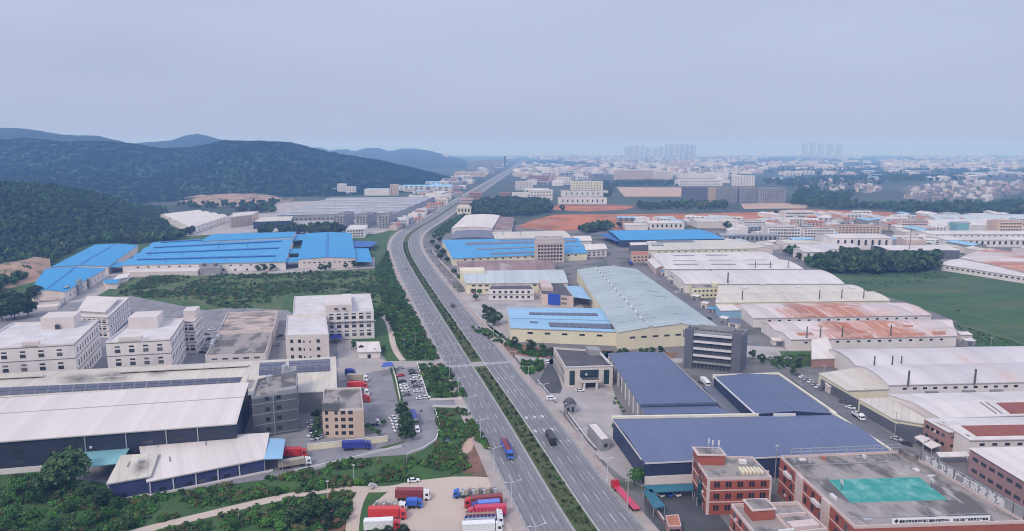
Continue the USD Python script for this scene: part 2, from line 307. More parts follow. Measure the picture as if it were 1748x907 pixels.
mat('pale_steel_roof', (.50, .54, .55), (.42, .46, .47), .04, .5, seam=(8.0, 'x'), seamcol=(.33, .35, .35), stretch=(1, .28, 1), cells=.07)
mat('arc_grey', (.13, .14, .19), (.17, .17, .2), .08, .6)
mat('roof_concrete', (.30, .265, .245), (.12, .11, .105), .12, .9, spots=((.40, .37, .35), .16, .57, .68), stretch=(1, .45, 1), lo=.45, hi=.57)
mat('roof_concrete_pale', (.62, .59, .58), (.48, .45, .45), .1, .85, spots=((.36, .33, .32), .12, .6, .8))
mat('roof_concrete_tan', (.50, .39, .34), (.24, .2, .18), .14, .9, spots=((.14, .13, .12), .16, .5, .66), stretch=(.5, 1.2, 1), lo=.45, hi=.58)
mat('roof_tar', (.075, .07, .08), (.11, .1, .105), .12, .85)
mat('white_wall', (.70, .645, .62), (.60, .55, .53), .1, .75, spots=((.42, .39, .38), .07, .6, .85), stretch=(1, 1, .4))
mat('pale_wall', (.64, .565, .53), (.56, .49, .46), .08, .75, stretch=(1, 1, .4))
mat('pink_wall', (.56, .44, .40), (.47, .37, .34), .08, .8, stretch=(1, 1, .4))
mat('cream_wall', (.72, .66, .48), (.62, .565, .42), .07, .7, stretch=(1, 1, .4))
mat('buff_wall', (.58, .44, .34), (.50, .38, .3), .1, .8, stretch=(1, 1, .4))
mat('grey_wall', (.13, .135, .145), (.10, .105, .115), .1, .8, stretch=(1, 1, .4))
mat('mid_grey_wall', (.30, .30, .31), (.22, .22, .23), .08, .8, stretch=(1, 1, .4))
mat('dark_office', (.125, .13, .16), (.105, .11, .14), .1, .6)
mat('stone_clad', (.60, .54, .49), (.52, .46, .42), .08, .6, seam=(2.0, 'z'))
mat('brick_red', (.36, .10, .065), (.29, .08, .055), .2, .85, stretch=(1, 1, 2))
mat('brick_pink', (.36, .21, .18), (.30, .17, .15), .15, .85, stretch=(1, 1, 2))
mat('mauve_wall', (.36, .23, .23), (.31, .2, .2), .12, .85, stretch=(1, 1, .5))
mat('trim_pink', (.62, .50, .47), (.52, .42, .40), .2, .8)
mat('trim_white', (.66, .63, .64), (.56, .535, .54), .3, .7)
mat('parapet_cream', (.72, .68, .55), (.6, .56, .46), .2, .75)
mat('glass', (.022, .026, .034), (.03, .034, .042), .5, .12, spec=.6)
mat('glass_teal', (.012, .035, .045), (.016, .045, .055), .5, .1, spec=.6)
mat('glass_grey', (.06, .068, .085), (.04, .046, .06), .4, .15, spec=.6)
mat('solar', (.026, .026, .05), (.036, .036, .062), .5, .18, seam=(1.0, 'x'), seamcol=(.10, .10, .14), spec=.6)
mat('dark_metal', (.09, .085, .085), (.16, .13, .12), .8, .6)
mat('galvanised', (.48, .48, .5), (.38, .38, .4), .5, .45, metal=.4)
mat('lamp_grey', (.62, .62, .65), (.55, .55, .58), .5, .45)
mat('court_green', (.03, .25, .215), (.045, .30, .26), .15, .8, spots=((.17, .40, .36), .22, .46, .66))
mat('blue_panel', (.02, .07, .42), (.018, .06, .36), .3, .4)
mat('blue_tarp', (.03, .05, .35), (.025, .04, .27), .5, .6)
mat('terracotta', (.42, .17, .10), (.33, .13, .08), .3, .85)
mat('tyre', (.02, .02, .02), (.03, .03, .03), 3, .8)
mat('chassis', (.04, .04, .045), (.06, .06, .06), 3, .7)
mat('banner_white', (.8, .8, .8), (.76, .76, .76), 1, .6)
mat('ink', (.02, .02, .025), (.03, .03, .035), 1, .6)
for n_, c_ in dict(white=(.78, .78, .79), silver=(.42, .43, .45), black=(.02, .02, .024), red=(.52, .018, .022), bright_red=(.62, .035, .03), rose=(.55, .03, .085), maroon=(.25, .035, .04), blue=(.02, .11, .5), navy=(.018, .03, .26), sky=(.12, .22, .62), grey=(.13, .135, .15), orange=(.55, .2, .04), green=(.05, .12, .09), tan=(.4, .34, .27)).items():
    mat('paint_' + n_, c_, tuple(.72 * x + .05 for x in c_), 1.1, .42, spec=.45, coat=.15, lo=.4, hi=.75)
mat('asphalt_lane', (.17, .165, .175), (.12, .118, .125), .06, .85, spots=((.26, .25, .25), .05, .55, .75))
mat('quarry', (.42, .27, .19), (.28, .18, .14), .02, .95, spots=((.06, .08, .04), .03, .5, .62))
mat('court_line', (.24, .48, .42), (.12, .36, .31), .6, .8)
usdkit.material(stage, '/World/Looks/road_asphalt', {'tc': ('texture_coordinate', {}), 'sp': ('separate_xyz', {}), 'mp': ('mapping', {'scale': (.012, .5, 1)}), 'n': ('noise_texture', {'scale': 1.0, 'detail': 6.0, 'roughness': .6}), 'n2': ('noise_texture', {'scale': .35, 'detail': 5.0}),
    'w': ('math', {'math_type': 'multiply', 'value2': 2 * math.pi / 1.87}), 'c': ('math', {'math_type': 'cosine'}), 'cm': ('map_range', {'from_min': -1.0, 'from_max': 1.0, 'to_min': .90, 'to_max': 1.06}), 'nr': ('map_range', {'from_min': .3, 'from_max': .7, 'to_min': .78, 'to_max': 1.2, 'clamp': True}), 'n2r': ('map_range', {'from_min': .3, 'from_max': .7, 'to_min': .92, 'to_max': 1.08, 'clamp': True}),
    'm1': ('math', {'math_type': 'multiply'}), 'm2': ('math', {'math_type': 'multiply'}), 'col': ('vector_math', {'math_type': 'scale', 'vector1': (.195, .19, .198)}), 'p': ('principled_bsdf', {'roughness': .75, 'specular_ior_level': .35})},
    [('tc.UV', 'sp.vector'), ('tc.UV', 'mp.vector'), ('mp.vector', 'n.vector'), ('tc.object', 'n2.vector'), ('sp.y', 'w.value1'), ('w.value', 'c.value1'), ('c.value', 'cm.value'), ('n.fac', 'nr.value'), ('n2.fac', 'n2r.value'), ('cm.result', 'm1.value1'), ('nr.result', 'm1.value2'), ('m1.value', 'm2.value1'), ('n2r.result', 'm2.value2'), ('m2.value', 'col.scale'), ('col.vector', 'p.base_color')], surface='p.BSDF')
LOOK['road_asphalt'] = UsdShade.Material.Get(stage, '/World/Looks/road_asphalt')
mat('rust_sheet', (.40, .16, .09), (.52, .36, .30), .06, .7, lo=.42, hi=.66, stretch=(1, .3, 1), spots=((.26, .10, .06), .12, .5, .7))
mat('rust_pale', (.55, .40, .34), (.6, .52, .48), .06, .7, stretch=(1, .3, 1))
mat('gutter_grey', (.42, .41, .41), (.33, .32, .32), .4, .6)
mat('glass_curtain', (.14, .14, .15), (.07, .075, .085), .6, .25)
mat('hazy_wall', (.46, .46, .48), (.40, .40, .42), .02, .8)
usdkit.material(stage, '/World/Looks/soot', {'tc': ('texture_coordinate', {}), 'g': ('gradient_texture', {'gradient_type': 'spherical'}), 'n': ('noise_texture', {'scale': 2.5, 'detail': 5.0}), 'a': ('math', {'math_type': 'multiply'}), 'a2': ('math', {'math_type': 'multiply', 'value2': 1.25, 'use_clamp': True}), 'p': ('principled_bsdf', {'base_color': (.13, .115, .10), 'roughness': .9})},
    [('tc.UV', 'g.vector'), ('tc.UV', 'n.vector'), ('g.fac', 'a.value1'), ('n.fac', 'a.value2'), ('a.value', 'a2.value1'), ('a2.value', 'p.alpha')], surface='p.BSDF')
LOOK['soot'] = UsdShade.Material.Get(stage, '/World/Looks/soot')

# ---------------------------------------------------------------- the setting: land, hills, fields, yards
CL = smooth_line([(68, 60), (46, 130), (23, 206), (5, 280), (-16, 364), (-43.5, 473), (-73, 590), (-103.5, 715), (-132, 850), (-146, 984), (-139, 1145), (-128, 1400), (-100, 2060), (-58, 3000), (-12, 4024), (70, 6000), (160, 8000)], 6.0)
CN = normals2(CL)
def near_road(y): return int(np.argmin(abs(CL[:, 1] - y)))
g = 13500.0
ys = np.r_[-400, np.geomspace(60, g, 60)]; xs = np.r_[-np.geomspace(g, 50, 36), np.geomspace(50, g, 36)]
gx, gy = np.meshgrid(xs, ys); k = len(xs); i, j = np.meshgrid(np.arange(k - 1), np.arange(len(ys) - 1)); q = (j * k + i).ravel()
struct('ground', (np.column_stack([gx.ravel(), gy.ravel(), np.zeros(gx.size)]), np.stack([q, q + 1, q + k + 1, q + k], 1)), 'land')
def patch(name, poly, z, m, world=False): return struct(name, flat(poly if world else px(poly), z), m)
rd = lambda off, y0, y1: [tuple(CL[n] + CN[n] * off) for n in range(near_road(y0), near_road(y1), 4)]
patch('ground', [(-900, 60), (-900, 1250)] + rd(-8, 60, 1250)[::-1], .02, 'grass', True)
patch('ground', rd(8, 60, 1000) + [(60, 1150), (900, 1150), (900, 60)], .02, 'town_ground', True)
patch('field', [(180, 470), (215, 462), (480, 466), (640, 455), (660, 470), (668, 540), (650, 545), (630, 500), (490, 500), (480, 530), (380, 540), (330, 515), (220, 505), (195, 500)], .04, 'grass_olive')
patch('field', [(1395, 478), (1410, 458), (1600, 463), (1748, 474), (1980, 490), (2100, 620), (1748, 602), (1655, 590), (1640, 552), (1560, 520), (1480, 497)], .04, 'field_green')
patch('field', [(880, 389), (906, 377), (946, 366.5), (1171, 365), (1308, 362), (1361, 357), (1527, 362.5), (1525, 370.5), (1480, 375), (1250, 380), (1171, 380), (1065, 391.6), (950, 394)], .05, 'red_earth')
patch('field', [(940, 358), (950, 350), (1050, 350), (1085, 352), (1070, 358), (1000, 361)], .05, 'red_earth')
patch('field', [(1052, 319.5), (1163, 320), (1166, 336), (1066, 336)], .05, 'tan_field')
patch('field', [(1264, 348), (1330, 346), (1383, 350), (1375, 356), (1270, 357)], .05, 'tan_field')
patch('field', [(300, 342), (330, 335), (440, 331), (480, 334), (470, 350), (360, 353)], .05, 'tan_field')
patch('yard', [(200, 455), (510, 440), (640, 440), (640, 458), (505, 466), (220, 474), (150, 515), (60, 520), (60, 500)], .06, 'concrete_light')
patch('yard', [(280, 405), (330, 385), (480, 345), (745, 338), (700, 385), (640, 400), (560, 400), (440, 397)], .05, 'concrete_light')
patch('yard', [(-60, 680), (-60, 560), (60, 520), (220, 505), (350, 530), (400, 525), (490, 530), (575, 580), (640, 585), (665, 626), (680, 690), (692, 752), (530, 797), (484, 815), (300, 840), (100, 815)], .05, 'concrete_yard')
patch('yard', [(575, 582), (600, 580), (612, 600), (668, 620), (662, 632), (580, 640)], .07, 'concrete_light')
patch('road', [(673, 619), (712, 621), (732, 684), (798, 683), (803, 698), (741, 695), (751, 728), (746, 752), (722, 768), (695, 777), (640, 780), (585, 788), (530, 806), (526, 784), (600, 770), (660, 765), (690, 756), (697, 742), (702, 700), (690, 692)], .075, 'concrete_yard')
patch('lot', [(618, 920), (636, 862), (664, 838), (700, 822), (773, 814), (811, 814), (868, 817), (884, 850), (905, 925)], .06, 'dirt')
patch('road', [(575, 628), (662, 617), (757, 616), (775, 622), (757, 627), (664, 628), (580, 650)], .085, 'concrete_light')
path = smooth_line([at(*p) for p in [(150, 935), (240, 907), (350, 880), (434, 860), (522, 842), (580, 835.5), (624, 836), (700, 827)]], 3)
struct('path', ribbon(path, -2.2, 2.2, .09), 'dirt')
path = smooth_line([at(*p) for p in [(621, 838), (613, 851), (606, 870), (600, 912)]], 2)
struct('path', ribbon(path, -2.2, 2.0, .095), 'dirt')
path = smooth_line([at(*p) for p in [(652, 538), (664, 556), (672, 590), (690, 618)]], 4)
struct('path', ribbon(path, -1.8, 1.8, .09), 'dirt')
patch('earth_bank', [(790, 770), (806, 735), (816, 745), (846, 800), (848, 814), (812, 813), (780, 805)], .05, 'brown_earth')
patch('earth_bank', [(560, 840), (606, 842), (590, 905), (540, 915)], .05, 'brown_earth')
patch('earth_bank', [(733, 793), (770, 772), (797, 742), (812, 746), (806, 768), (776, 792), (748, 802)], .055, 'tan_field')
patch('canal', [(748, 705), (757, 703), (768, 742), (772, 762), (758, 790), (748, 786), (757, 758)], .05, 'water')
patch('yard', [(918, 650), (945, 600), (1046, 600), (1046, 664), (1105, 835), (1063, 816), (1005, 766), (962, 703), (925, 690)], .06, 'concrete_light')
patch('road', [(918, 652), (943, 606), (960, 664), (956, 672), (935, 672)], .08, 'asphalt_dark')
patch('verge', [(952, 716), (966, 712), (1000, 762), (1045, 812), (1050, 830), (1028, 812), (990, 768)], .08, 'brown_earth')
patch('yard', [(1098, 830), (1186, 828), (1260, 920), (1105, 920)], .06, 'asphalt_dark')
patch('yard', [(780, 500), (960, 480), (1000, 530), (868, 590), (830, 560)], .06, 'concrete_light')
patch('verge', [(800, 560), (835, 555), (875, 585), (925, 595), (1160, 602), (1150, 612), (945, 612), (880, 610)], .06, 'brown_earth')
patch('road', [(878, 606), (945, 614), (1165, 612), (1165, 620), (945, 622), (890, 622)], .08, 'concrete_light')
patch('road', [(1085, 430), (1098, 430), (1180, 510), (1300, 590), (1420, 672), (1560, 770), (1660, 880), (1740, 960), (1640, 960), (1560, 800), (1424, 700), (1330, 632), (1275, 605), (1200, 545), (1120, 470)], .07, 'asphalt_lane')
patch('road', [(1270, 590), (1340, 594), (1420, 598), (1420, 612), (1340, 610), (1275, 612)], .075, 'concrete_light')
patch('yard', [(1330, 600), (1400, 600), (1385, 625), (1350, 630)], .085, 'grass')

for k_, pts in enumerate([[(1400, 496), (1500, 492), (1620, 500), (1748, 498)], [(1500, 512), (1590, 520), (1700, 548), (1760, 560)], [(1560, 524), (1640, 545), (1748, 578)], [(1590, 545), (1660, 560), (1760, 592)], [(1620, 530), (1700, 536), (1780, 548)], [(1430, 478), (1520, 476), (1640, 484)]]):
    struct('ditch', ribbon(smooth_line([at(*p) for p in pts], 6), -1.2 - .3 * (k_ % 3), 1.4, .07), 'grass_olive' if k_ % 2 else 'grass')
def hill(name, ridge, foot, m, back=500, rows=26, step=7, spur=.25, freq=1.0, seed=0, rough=3.0):
    """Terrain rising from a foot line (u, distance) to a ridge (u, v, distance) and falling behind it."""
    ridge, foot = np.array(ridge, float), np.array(foot, float); us = np.arange(ridge[0, 0], ridge[-1, 0] + 1, step)
    rv, rdist, fd = np.interp(us, ridge[:, 0], ridge[:, 1]), np.interp(us, ridge[:, 0], ridge[:, 2]), np.interp(us, foot[:, 0], foot[:, 1])
    X = []
    ts = np.r_[np.linspace(0, 1, rows), np.linspace(1.1, 2, 8)]
    for u, v, d1, d0 in zip(us, rv, rdist, fd):
        r = ray(u, v); r = r / r[1]; top = max(EYE + r[2] * d1, .5)
        for t in ts:
            y = d0 + (d1 - d0) * min(t, 1) + back * max(t - 1, 0); s = min(t, 1) if t <= 1 else 2 - t
            X.append((r[0] * y, y, top, s))
    X = np.array(X); s = X[:, 3]; prof = (s * s * (3 - 2 * s)) * .55 + .45 * s
    nz = meshkit.fbm(np.column_stack([X[:, 0] / 260 * freq, X[:, 1] / 420 * freq, np.zeros(len(X))]), 4, seed) - .5
    fine = meshkit.fbm(X[:, :2] @ np.array([[1 / 30, 0, 0], [0, 1 / 30, 0]]), 3, seed + 5) - .5
    z = X[:, 2] * prof + X[:, 2] * spur * nz * 4 * s * (1 - s) + rough * fine * np.minimum(1, s * 5)
    k = len(ts); n = len(us); i, j = np.meshgrid(np.arange(k - 1), np.arange(n - 1)); q = (j * k + i).ravel()
    V = np.column_stack([X[:, :2], z - 1.0])
    struct(name, (V, np.stack([q, q + k, q + k + 1, q + 1], 1)), m, smooth=True)
    return V.reshape(n, k, 3)
HA = hill('hill', [(-420, 300, 900), (-150, 305, 1000), (0, 316, 1080), (70, 319, 1120), (130, 326, 1180), (180, 339, 1230), (230, 357, 1270), (262, 372, 1260), (288, 396, 1200)],
          [(-420, 560), (-150, 620), (0, 700), (60, 760), (130, 850), (200, 900), (288, 1040)], 'forest', 400, seed=3, rough=5)
HB = hill('hill', [(-400, 232, 2300), (-120, 236, 2300), (0, 240, 2350), (45, 236, 2400), (110, 243, 2350), (180, 241, 2400), (230, 246, 2450), (280, 254, 2450), (330, 251, 2500), (385, 240, 2500), (440, 241, 2500), (495, 243, 2550), (550, 257, 2550), (600, 266, 2600), (650, 274, 2650), (700, 286, 2700), (740, 296, 2700), (790, 314, 2600)],
          [(-400, 1350), (0, 1400), (150, 1450), (280, 1600), (380, 1750), (560, 1780), (700, 1950), (790, 2200)], 'forest', 900, seed=9, spur=1.0, rough=5, freq=.62)
HC = hill('hill', [(-300, 222, 3050), (-60, 219, 3050), (0, 218, 3050), (50, 220, 3050), (110, 230, 3050), (170, 232, 3050), (210, 242, 3050), (260, 262, 3050)], [(-300, 2500), (260, 2500)], 'forest_far', 500, seed=21, rough=8)
HD = hill('hill', [(190, 258, 3900), (235, 243, 3900), (262, 242, 3900), (290, 240, 3900), (315, 232, 3900), (335, 228, 3900), (360, 234, 3900), (385, 240, 3900), (430, 252, 3900), (480, 262, 3900)], [(190, 3300), (480, 3300)], 'forest_far', 500, seed=33, rough=9)
HE = hill('hill', [(480, 264, 6600), (530, 254, 6600), (545, 251, 6600), (562, 257, 6600), (590, 254, 6600), (605, 258, 6600), (622, 253, 6600), (645, 252, 6600), (665, 258, 6600), (690, 253, 6600), (712, 254, 6600), (745, 260, 6600), (775, 268, 6600), (800, 273, 6600)], [(480, 4300), (800, 4300)], 'forest_far', 900, seed=41, rough=9)

HQ = hill('quarry_bank', [(285, 344, 1700), (310, 336, 1720), (340, 333, 1740), (400, 331, 1750), (440, 330, 1750), (470, 333, 1750), (500, 341, 1730)], [(285, 1500), (500, 1480)], 'quarry', 60, rows=10, step=5, seed=51, rough=8)
HS = hill('earth_bank', [(50, 412, 905), (70, 404, 920), (110, 401, 945), (150, 403, 970), (200, 403, 985), (240, 404, 990), (285, 408, 985)], [(50, 860), (285, 945)], 'quarry', 30, rows=8, step=5, seed=52, rough=3)
HT = hill('earth_bank', [(-30, 452, 640), (0, 448, 650), (30, 444, 660), (60, 436, 690), (85, 440, 700)], [(-30, 560), (85, 640)], 'quarry', 40, rows=8, step=5, seed=53, rough=3)

# ---------------------------------------------------------------- the dual carriageway
yn = near_road(7800); n0 = near_road(62); C = CL[n0:yn]
LW, MW = 14.6, 3.6
fork = np.interp(C[:, 1], [0, 200, 262, 300], [3.6, 3.2, 0.5, 0])
for nm, a, b in (('carriageway', np.full(len(C), -MW - LW), np.full(len(C), -MW)), ('carriageway', np.full(len(C), MW), np.full(len(C), MW + LW))):
    cw = thing(nm, None, None, kind='structure'); v_, f_ = ribbon(C, a, b, .11); d_ = np.r_[0, np.cumsum(np.linalg.norm(np.diff(C, axis=0), axis=1))]; tag(usdkit.mesh(stage, prim_path(str(cw.GetPath()), 'surface'), (v_, f_), LOOK['road_asphalt'], uv=np.column_stack([np.r_[d_, d_], np.r_[a * 0, a * 0 + LW]])))
    left = a[0] < 0; e0 = a if left else b; sg = -1 if left else 1
    cnt = 0; far = MB()
    for lane in (3.85, 7.6, 11.2):
        off = sg * (MW + lane); s = 2.0 + (5 if left else 0)
        while s < 2600:
            f0 = n0 + s / 6.0; f1 = f0 + 1.0; A = np.array([np.interp(f0, np.arange(len(CL)), CL[:, c] + CN[:, c] * off) for c in (0, 1)]); B = np.array([np.interp(f1, np.arange(len(CL)), CL[:, c] + CN[:, c] * off) for c in (0, 1)])
            s += 15.0
            if A[1] < 185 or any(y0 < A[1] < y1 for y0, y1 in ((372, 398),)): continue
            d = (B - A) / np.linalg.norm(B - A); nn = np.array([d[1], -d[0]]) * (.11 if A[1] < 600 else .16)
            quad = [(*(A - nn), .116), (*(A + nn), .116), (*(B + nn), .116), (*(B - nn), .116)]
            if cnt < 145 and A[1] < 640: obj('lane_dash', MB().quad(*quad), 'lane_paint', cw); cnt += 1
            else: far.quad(*quad)
    obj('lane_dashes', far, 'lane_paint', cw, kind='stuff')
    for off in (sg * (MW + .45), sg * (MW + LW - .5)): obj('edge_line', ribbon(C, off - .1, off + .1, .115), 'lane_paint', cw)
    CW = (CW, cw) if not left else cw
    struct('pavement', ribbon(C, e0 + sg * .25, e0 + sg * (4.2), .22) if sg > 0 else ribbon(C, e0 - 4.6, e0 - .25, .22), 'pavement')
    struct('kerb', wallstrip(C, (e0[0] if sg > 0 else e0[0] - .25), (e0[0] + .25 if sg > 0 else e0[0]), .05, .26), 'kerb_stone')
    struct('kerb', wallstrip(C, sg * MW - .2, sg * MW + .2, .05, .30), 'kerb_stone')
struct('median_strip', ribbon(C, -MW + .2, MW - .2, .25), 'median_grass')
CW0, CW1 = CW
def on_road(y, off, dy=0.0):
    f = np.interp(y, CL[:, 1], np.arange(len(CL))) + dy / 6.0
    return np.array([np.interp(f, np.arange(len(CL)), CL[:, c] + CN[:, c] * off) for c in (0, 1)])
def heading(y):
    a, b = on_road(y, 0, -3), on_road(y, 0, 3); d = b - a; return math.atan2(d[1], d[0])
def rmark(cw, name, y, off, poly, m='lane_paint', flip=False):
    h = heading(y) + (math.pi if flip else 0); c, s = math.cos(h), math.sin(h); o = on_road(y, off)
    P = [(o[0] + c * a - s * b, o[1] + s * a + c * b) for a, b in poly]
    obj(name, flat(P, .118), m, cw)
rect = lambda l, w, a=0, b=0: [(a - l / 2, b - w / 2), (a + l / 2, b - w / 2), (a + l / 2, b + w / 2), (a - l / 2, b + w / 2)]
for cw, sg in ((CW0, -1), (CW1, 1)):
    for k in range(13): rmark(cw, 'crossing_bar', 376, sg * (MW + .9 + k * 1.06), rect(4.2, .5))
    for lane in (2.0, 5.7, 9.4, 12.8):
        for y in ((396, 420, 470, 482) if sg < 0 else (350, 330, 268, 405, 432, 455)):
            arrow = [(-2.2, -.12), (-2.2, .12), (.6, .12), (.6, .55), (2.4, 0), (.6, -.55), (.6, -.12)]
            if lane < 12 or y in (396, 268, 405, 432, 455): rmark(cw, 'lane_arrow', y, sg * (MW + lane), arrow, flip=sg < 0)
    for lane in (3.85, 7.6): rmark(cw, 'lane_line', 412 if sg < 0 else 346, sg * (MW + lane), rect(52, .2))
for y in (296, 281):
    for lane in (2.0, 5.7, 9.4):
        ring = [(1.6 * math.cos(t), .75 * math.sin(t)) for t in np.linspace(0, 2 * math.pi, 19)[:-1]]
        rmark(CW1, 'speed_mark', y, MW + lane, ring); h = heading(y)
        rmark(CW1, 'speed_mark_centre', y, MW + lane, rect(1.5, .35), 'asphalt') if False else None
for y in (420, 441):
    for k in range(7): rmark(CW1, 'slow_bar', y, MW + 1.6 + k * 1.5, rect(2.4, .3), 'yellow_paint')
patch('crossing_path', [tuple(on_road(372, -3.4)), tuple(on_road(372, 3.4)), tuple(on_road(380, 3.4)), tuple(on_road(380, -3.4))], .27, 'concrete_light', True)

# ---------------------------------------------------------------- left of the road: the big cream factory
def roof_boxes(b, L, m='pale_wall', rm=None):
    for u0, t0, u1, t1, z in L:
        b.box('stair_tower', m, u0, t0, u1, t1, b.h - 1.2, b.h + z)
B = Building
w2 = B('factory_hall', 'long beige hall with smoke-stained roof and solar rows behind the navy-walled hall', [(-260, 708), (574, 664), (572, 611), (-230, 652)], 10.5, cat='factory')
w2.profile_roof([(0, 9.6), (.32, 10.6), (.33, 11.4), (.6, 12.4), (1, 10.9)], 'pale_wall', 'cream_roof', 's', over=.4)
for a, b in ((.0, .36), (.52, .80)): w2.patch('ridge_vent', 'cream_roof', a, .70, b, .80, .75, .25)
for u in (.44, .505): 
    p = w2.L(u, .62); w2.add('roof_fan', MB().tube((*p, 11), (*p, 12.9), 1.3, 1.0, 10), 'mid_grey_wall')
w2.solar(.825, .42, .885, .88, 4, 3); w2.solar(.892, .44, .988, .90, 6, 3); w2.solar(.0, .10, .79, .28, 24, 1)
w2.panel('roller_door', 'dark_metal', 'f', w2.W * .925, w2.W * .945, 0, 3.2); w2.panel('roller_door', 'dark_metal', 'f', w2.W * .955, w2.W * .978, 0, 3.2)
w2.panel('dark_wall', 'mid_grey_wall', 'f', w2.W * .80, w2.W * 1.0, 0.0, 9.6, -.04, .12)
w1 = B('factory_hall', 'wide cream-roofed hall with navy walls at the left edge of the scene', [(-330, 779), (402, 723), (423, 663), (-300, 710)], 13, cat='factory')
w1.profile_roof([(0, 13), (.58, 14.6), (1, 15.4)], 'navy_wall', 'white_sheet', 's', over=.5)
for i, t in enumerate((.60,)): w1.add('roof_seam', w1.prism(-.003, t - .004, 1.003, t + .004, 14.75, 14.95), 'mid_grey_wall')
w1.windows('f', 2, 12, 3.6, 1.3, 3.4, 4.2, .03, .03, m='glass')
w1.panel('base_wall', 'white_wall', 'f', 0, w1.W, 0, 2.2, -.05, .3)
for x in (.62, .72, .82, .9): w1.panel('downpipe', 'galvanised', 'f', w1.W * x, w1.W * x + .35, 2, 12.6, 0, .3)
ws = B('solar_hall', 'low cream strip roof with a row of blue solar panels between the two large halls', [(-250, 694), (418, 655), (424, 644), (-240, 672)], 13.6, cat='factory')
ws.mono('pale_wall', 'cream_roof', 13.9, over=.1); ws.solar(.02, .12, .985, .88, 30, 2)
go = B('office_block', 'dark grey four-storey office block with tanks on its roof', [(429, 678), (507, 667), (507, 631), (440, 647)], 18.5, cat='office block')
go.flat_roof('grey_wall', 'roof_concrete', 1.1, .35, 'mid_grey_wall')
go.bands('f', (1.0, 5.6, 10.2, 14.8), 'mid_grey_wall', .35, .12); go.bands('r', (5.6, 10.2, 14.8), 'mid_grey_wall', .35, .12)
for c, r in ((.33, 4), (.58, 4)):
    for k in range(r): go.panel('window', 'glass', 'f', go.W * c - .9, go.W * c + .9, 2.4 + k * 4.5, 4.1 + k * 4.5)
go.windows('r', 3, 5, 2.2, 1.6, 3, 4.6)
go.panel('downpipe', 'galvanised', 'f', go.W * .46, go.W * .46 + .3, 0, 18, 0, .35)
go.box('stair_tower', 'mid_grey_wall', .60, .75, .99, .99, 17, 20.5); go.box('stair_tower', 'mid_grey_wall', .55, .02, .98, .16, 17.2, 19.2)
for u in (.3, .7):
    p = go.L(u, .86); z = 17.3 if u < .5 else 20.4; go.add('water_tank', MB().tube((*p, z), (*p, z + 2.6), 1.4, 1.4, 12), 'galvanised')
for u, t in ((.12, .5), (.15, .7), (.3, .55)): go.box('air_unit', 'mid_grey_wall', u, t, u + .07, t + .06, 17.4, 18.7)
co = B('office_block', 'cream four-storey block with a grey stair tower beside the truck yard', [(550, 699), (620.5, 698), (616, 661), (553, 663)], 12.6, cat='office block')
co.flat_roof('buff_wall', 'roof_concrete', .9, .3, 'pale_wall'); co.box('stair_tower', 'grey_wall', -.01, .0, .42, .30, 0, 15.0); co.box('stair_roof', 'roof_concrete', .02, .02, .38, .27, 15.0, 15.2)
for k in range(4):
    for c in (.10, .33, .50, .68): co.panel('window', 'glass', 'f', co.W * c - (.65 if c < .4 else .95), co.W * c + (.65 if c < .4 else .95), 1.2 + k * 3.0, 2.8 + k * 3.0)
co.panel('wall_face', 'buff_wall', 'f', 0, co.W, 0, 11.6, 0, .04); co.windows('r', 4, 4, 1.2, 1.5, 1.2, 3.0)
sh = B('workshop', 'long low shed with cream roof and indigo walls above the green slope', [(252, 822), (450, 783), (458, 744), (238, 757)], 5.6, cat='workshop')
sh.mono('indigo_wall', 'white_sheet', 6.6, over=.4)
for u, t in ((.12, .8), (.28, .86), (.2, .35), (.5, .7)): sh.patch('skylight', 'mid_grey_wall', u, t, u + .012, t + .13)
for k in range(5): sh.panel('downpipe', 'trim_white', 'f', sh.W * (.01 + .19 * k), sh.W * (.01 + .19 * k) + .4, 0, 5.6, 0, .3)
sh.panel('base_wall', 'white_wall', 'f', -1, sh.W + 3, 0, .7, -.05, .6); sh.windows('f', 1, 8, 2.2, 1.1, 1.2, 0)
sl = B('workshop', 'small shed with sooty cream roof and indigo wall at the slope edge', [(183, 826), (256, 813), (270, 777), (208, 781)], 6.6, cat='workshop')
sl.mono('indigo_wall', 'cream_roof', 7.2, over=.3)
p = sl.L(.62, .62); sl.add('roof_vent', MB().tube((*p, 7), (*p, 8.2), .6, .9, 10), 'galvanised'); sl.patch('skylight', 'mid_grey_wall', .3, .5, .34, .7)
for x in (.005, .975): sl.panel('corner_trim', 'trim_white', 'f', sl.W * x, sl.W * x + .4, 0, 6.4, 0, .12)
sl.windows('f', 1, 2, 1.2, 1.3, .6, 0, .15, .55); sl.panel('base_wall', 'white_wall', 'f', 0, sl.W, 0, .45, -.05, .5)
def canopy(name, label, quad, h, m, posts=True, th=.25, post='galvanised', tilt=0.0, cat='canopy', group=None):
    b = B(name, label, quad, h, cat=cat, group=group); b.prof, b.along = [(0, h), (1, h + tilt)], 's'
    b.add('roof', MB().hull([b.q(u, t, h + tilt * t - th) for u, t in ((0, 0), (1, 0), (1, 1), (0, 1))], [b.q(u, t, h + tilt * t) for u, t in ((0, 0), (1, 0), (1, 1), (0, 1))]), m)
    if posts:
        n = max(2, int(b.W / 9) + 1)
        for t in (.04, .96):
            for i in range(n):
                p = b.L(.02 + .96 * i / (n - 1), t); b.add('post', MB().tube((*p, 0), (*p, h + tilt * t - th), .14), post)
    return b
canopy('canopy', 'turquoise sheet canopy joining the navy hall to the cream-roofed shed', [(150, 797.5), (203, 791), (224, 762), (134, 766)], 6.2, 'teal_sheet')
canopy('canopy', 'light blue sheet canopy at the end of the long low shed', [(450, 784), (482, 783), (487, 749.5), (459, 748)], 5.8, 'sky_blue_roof')
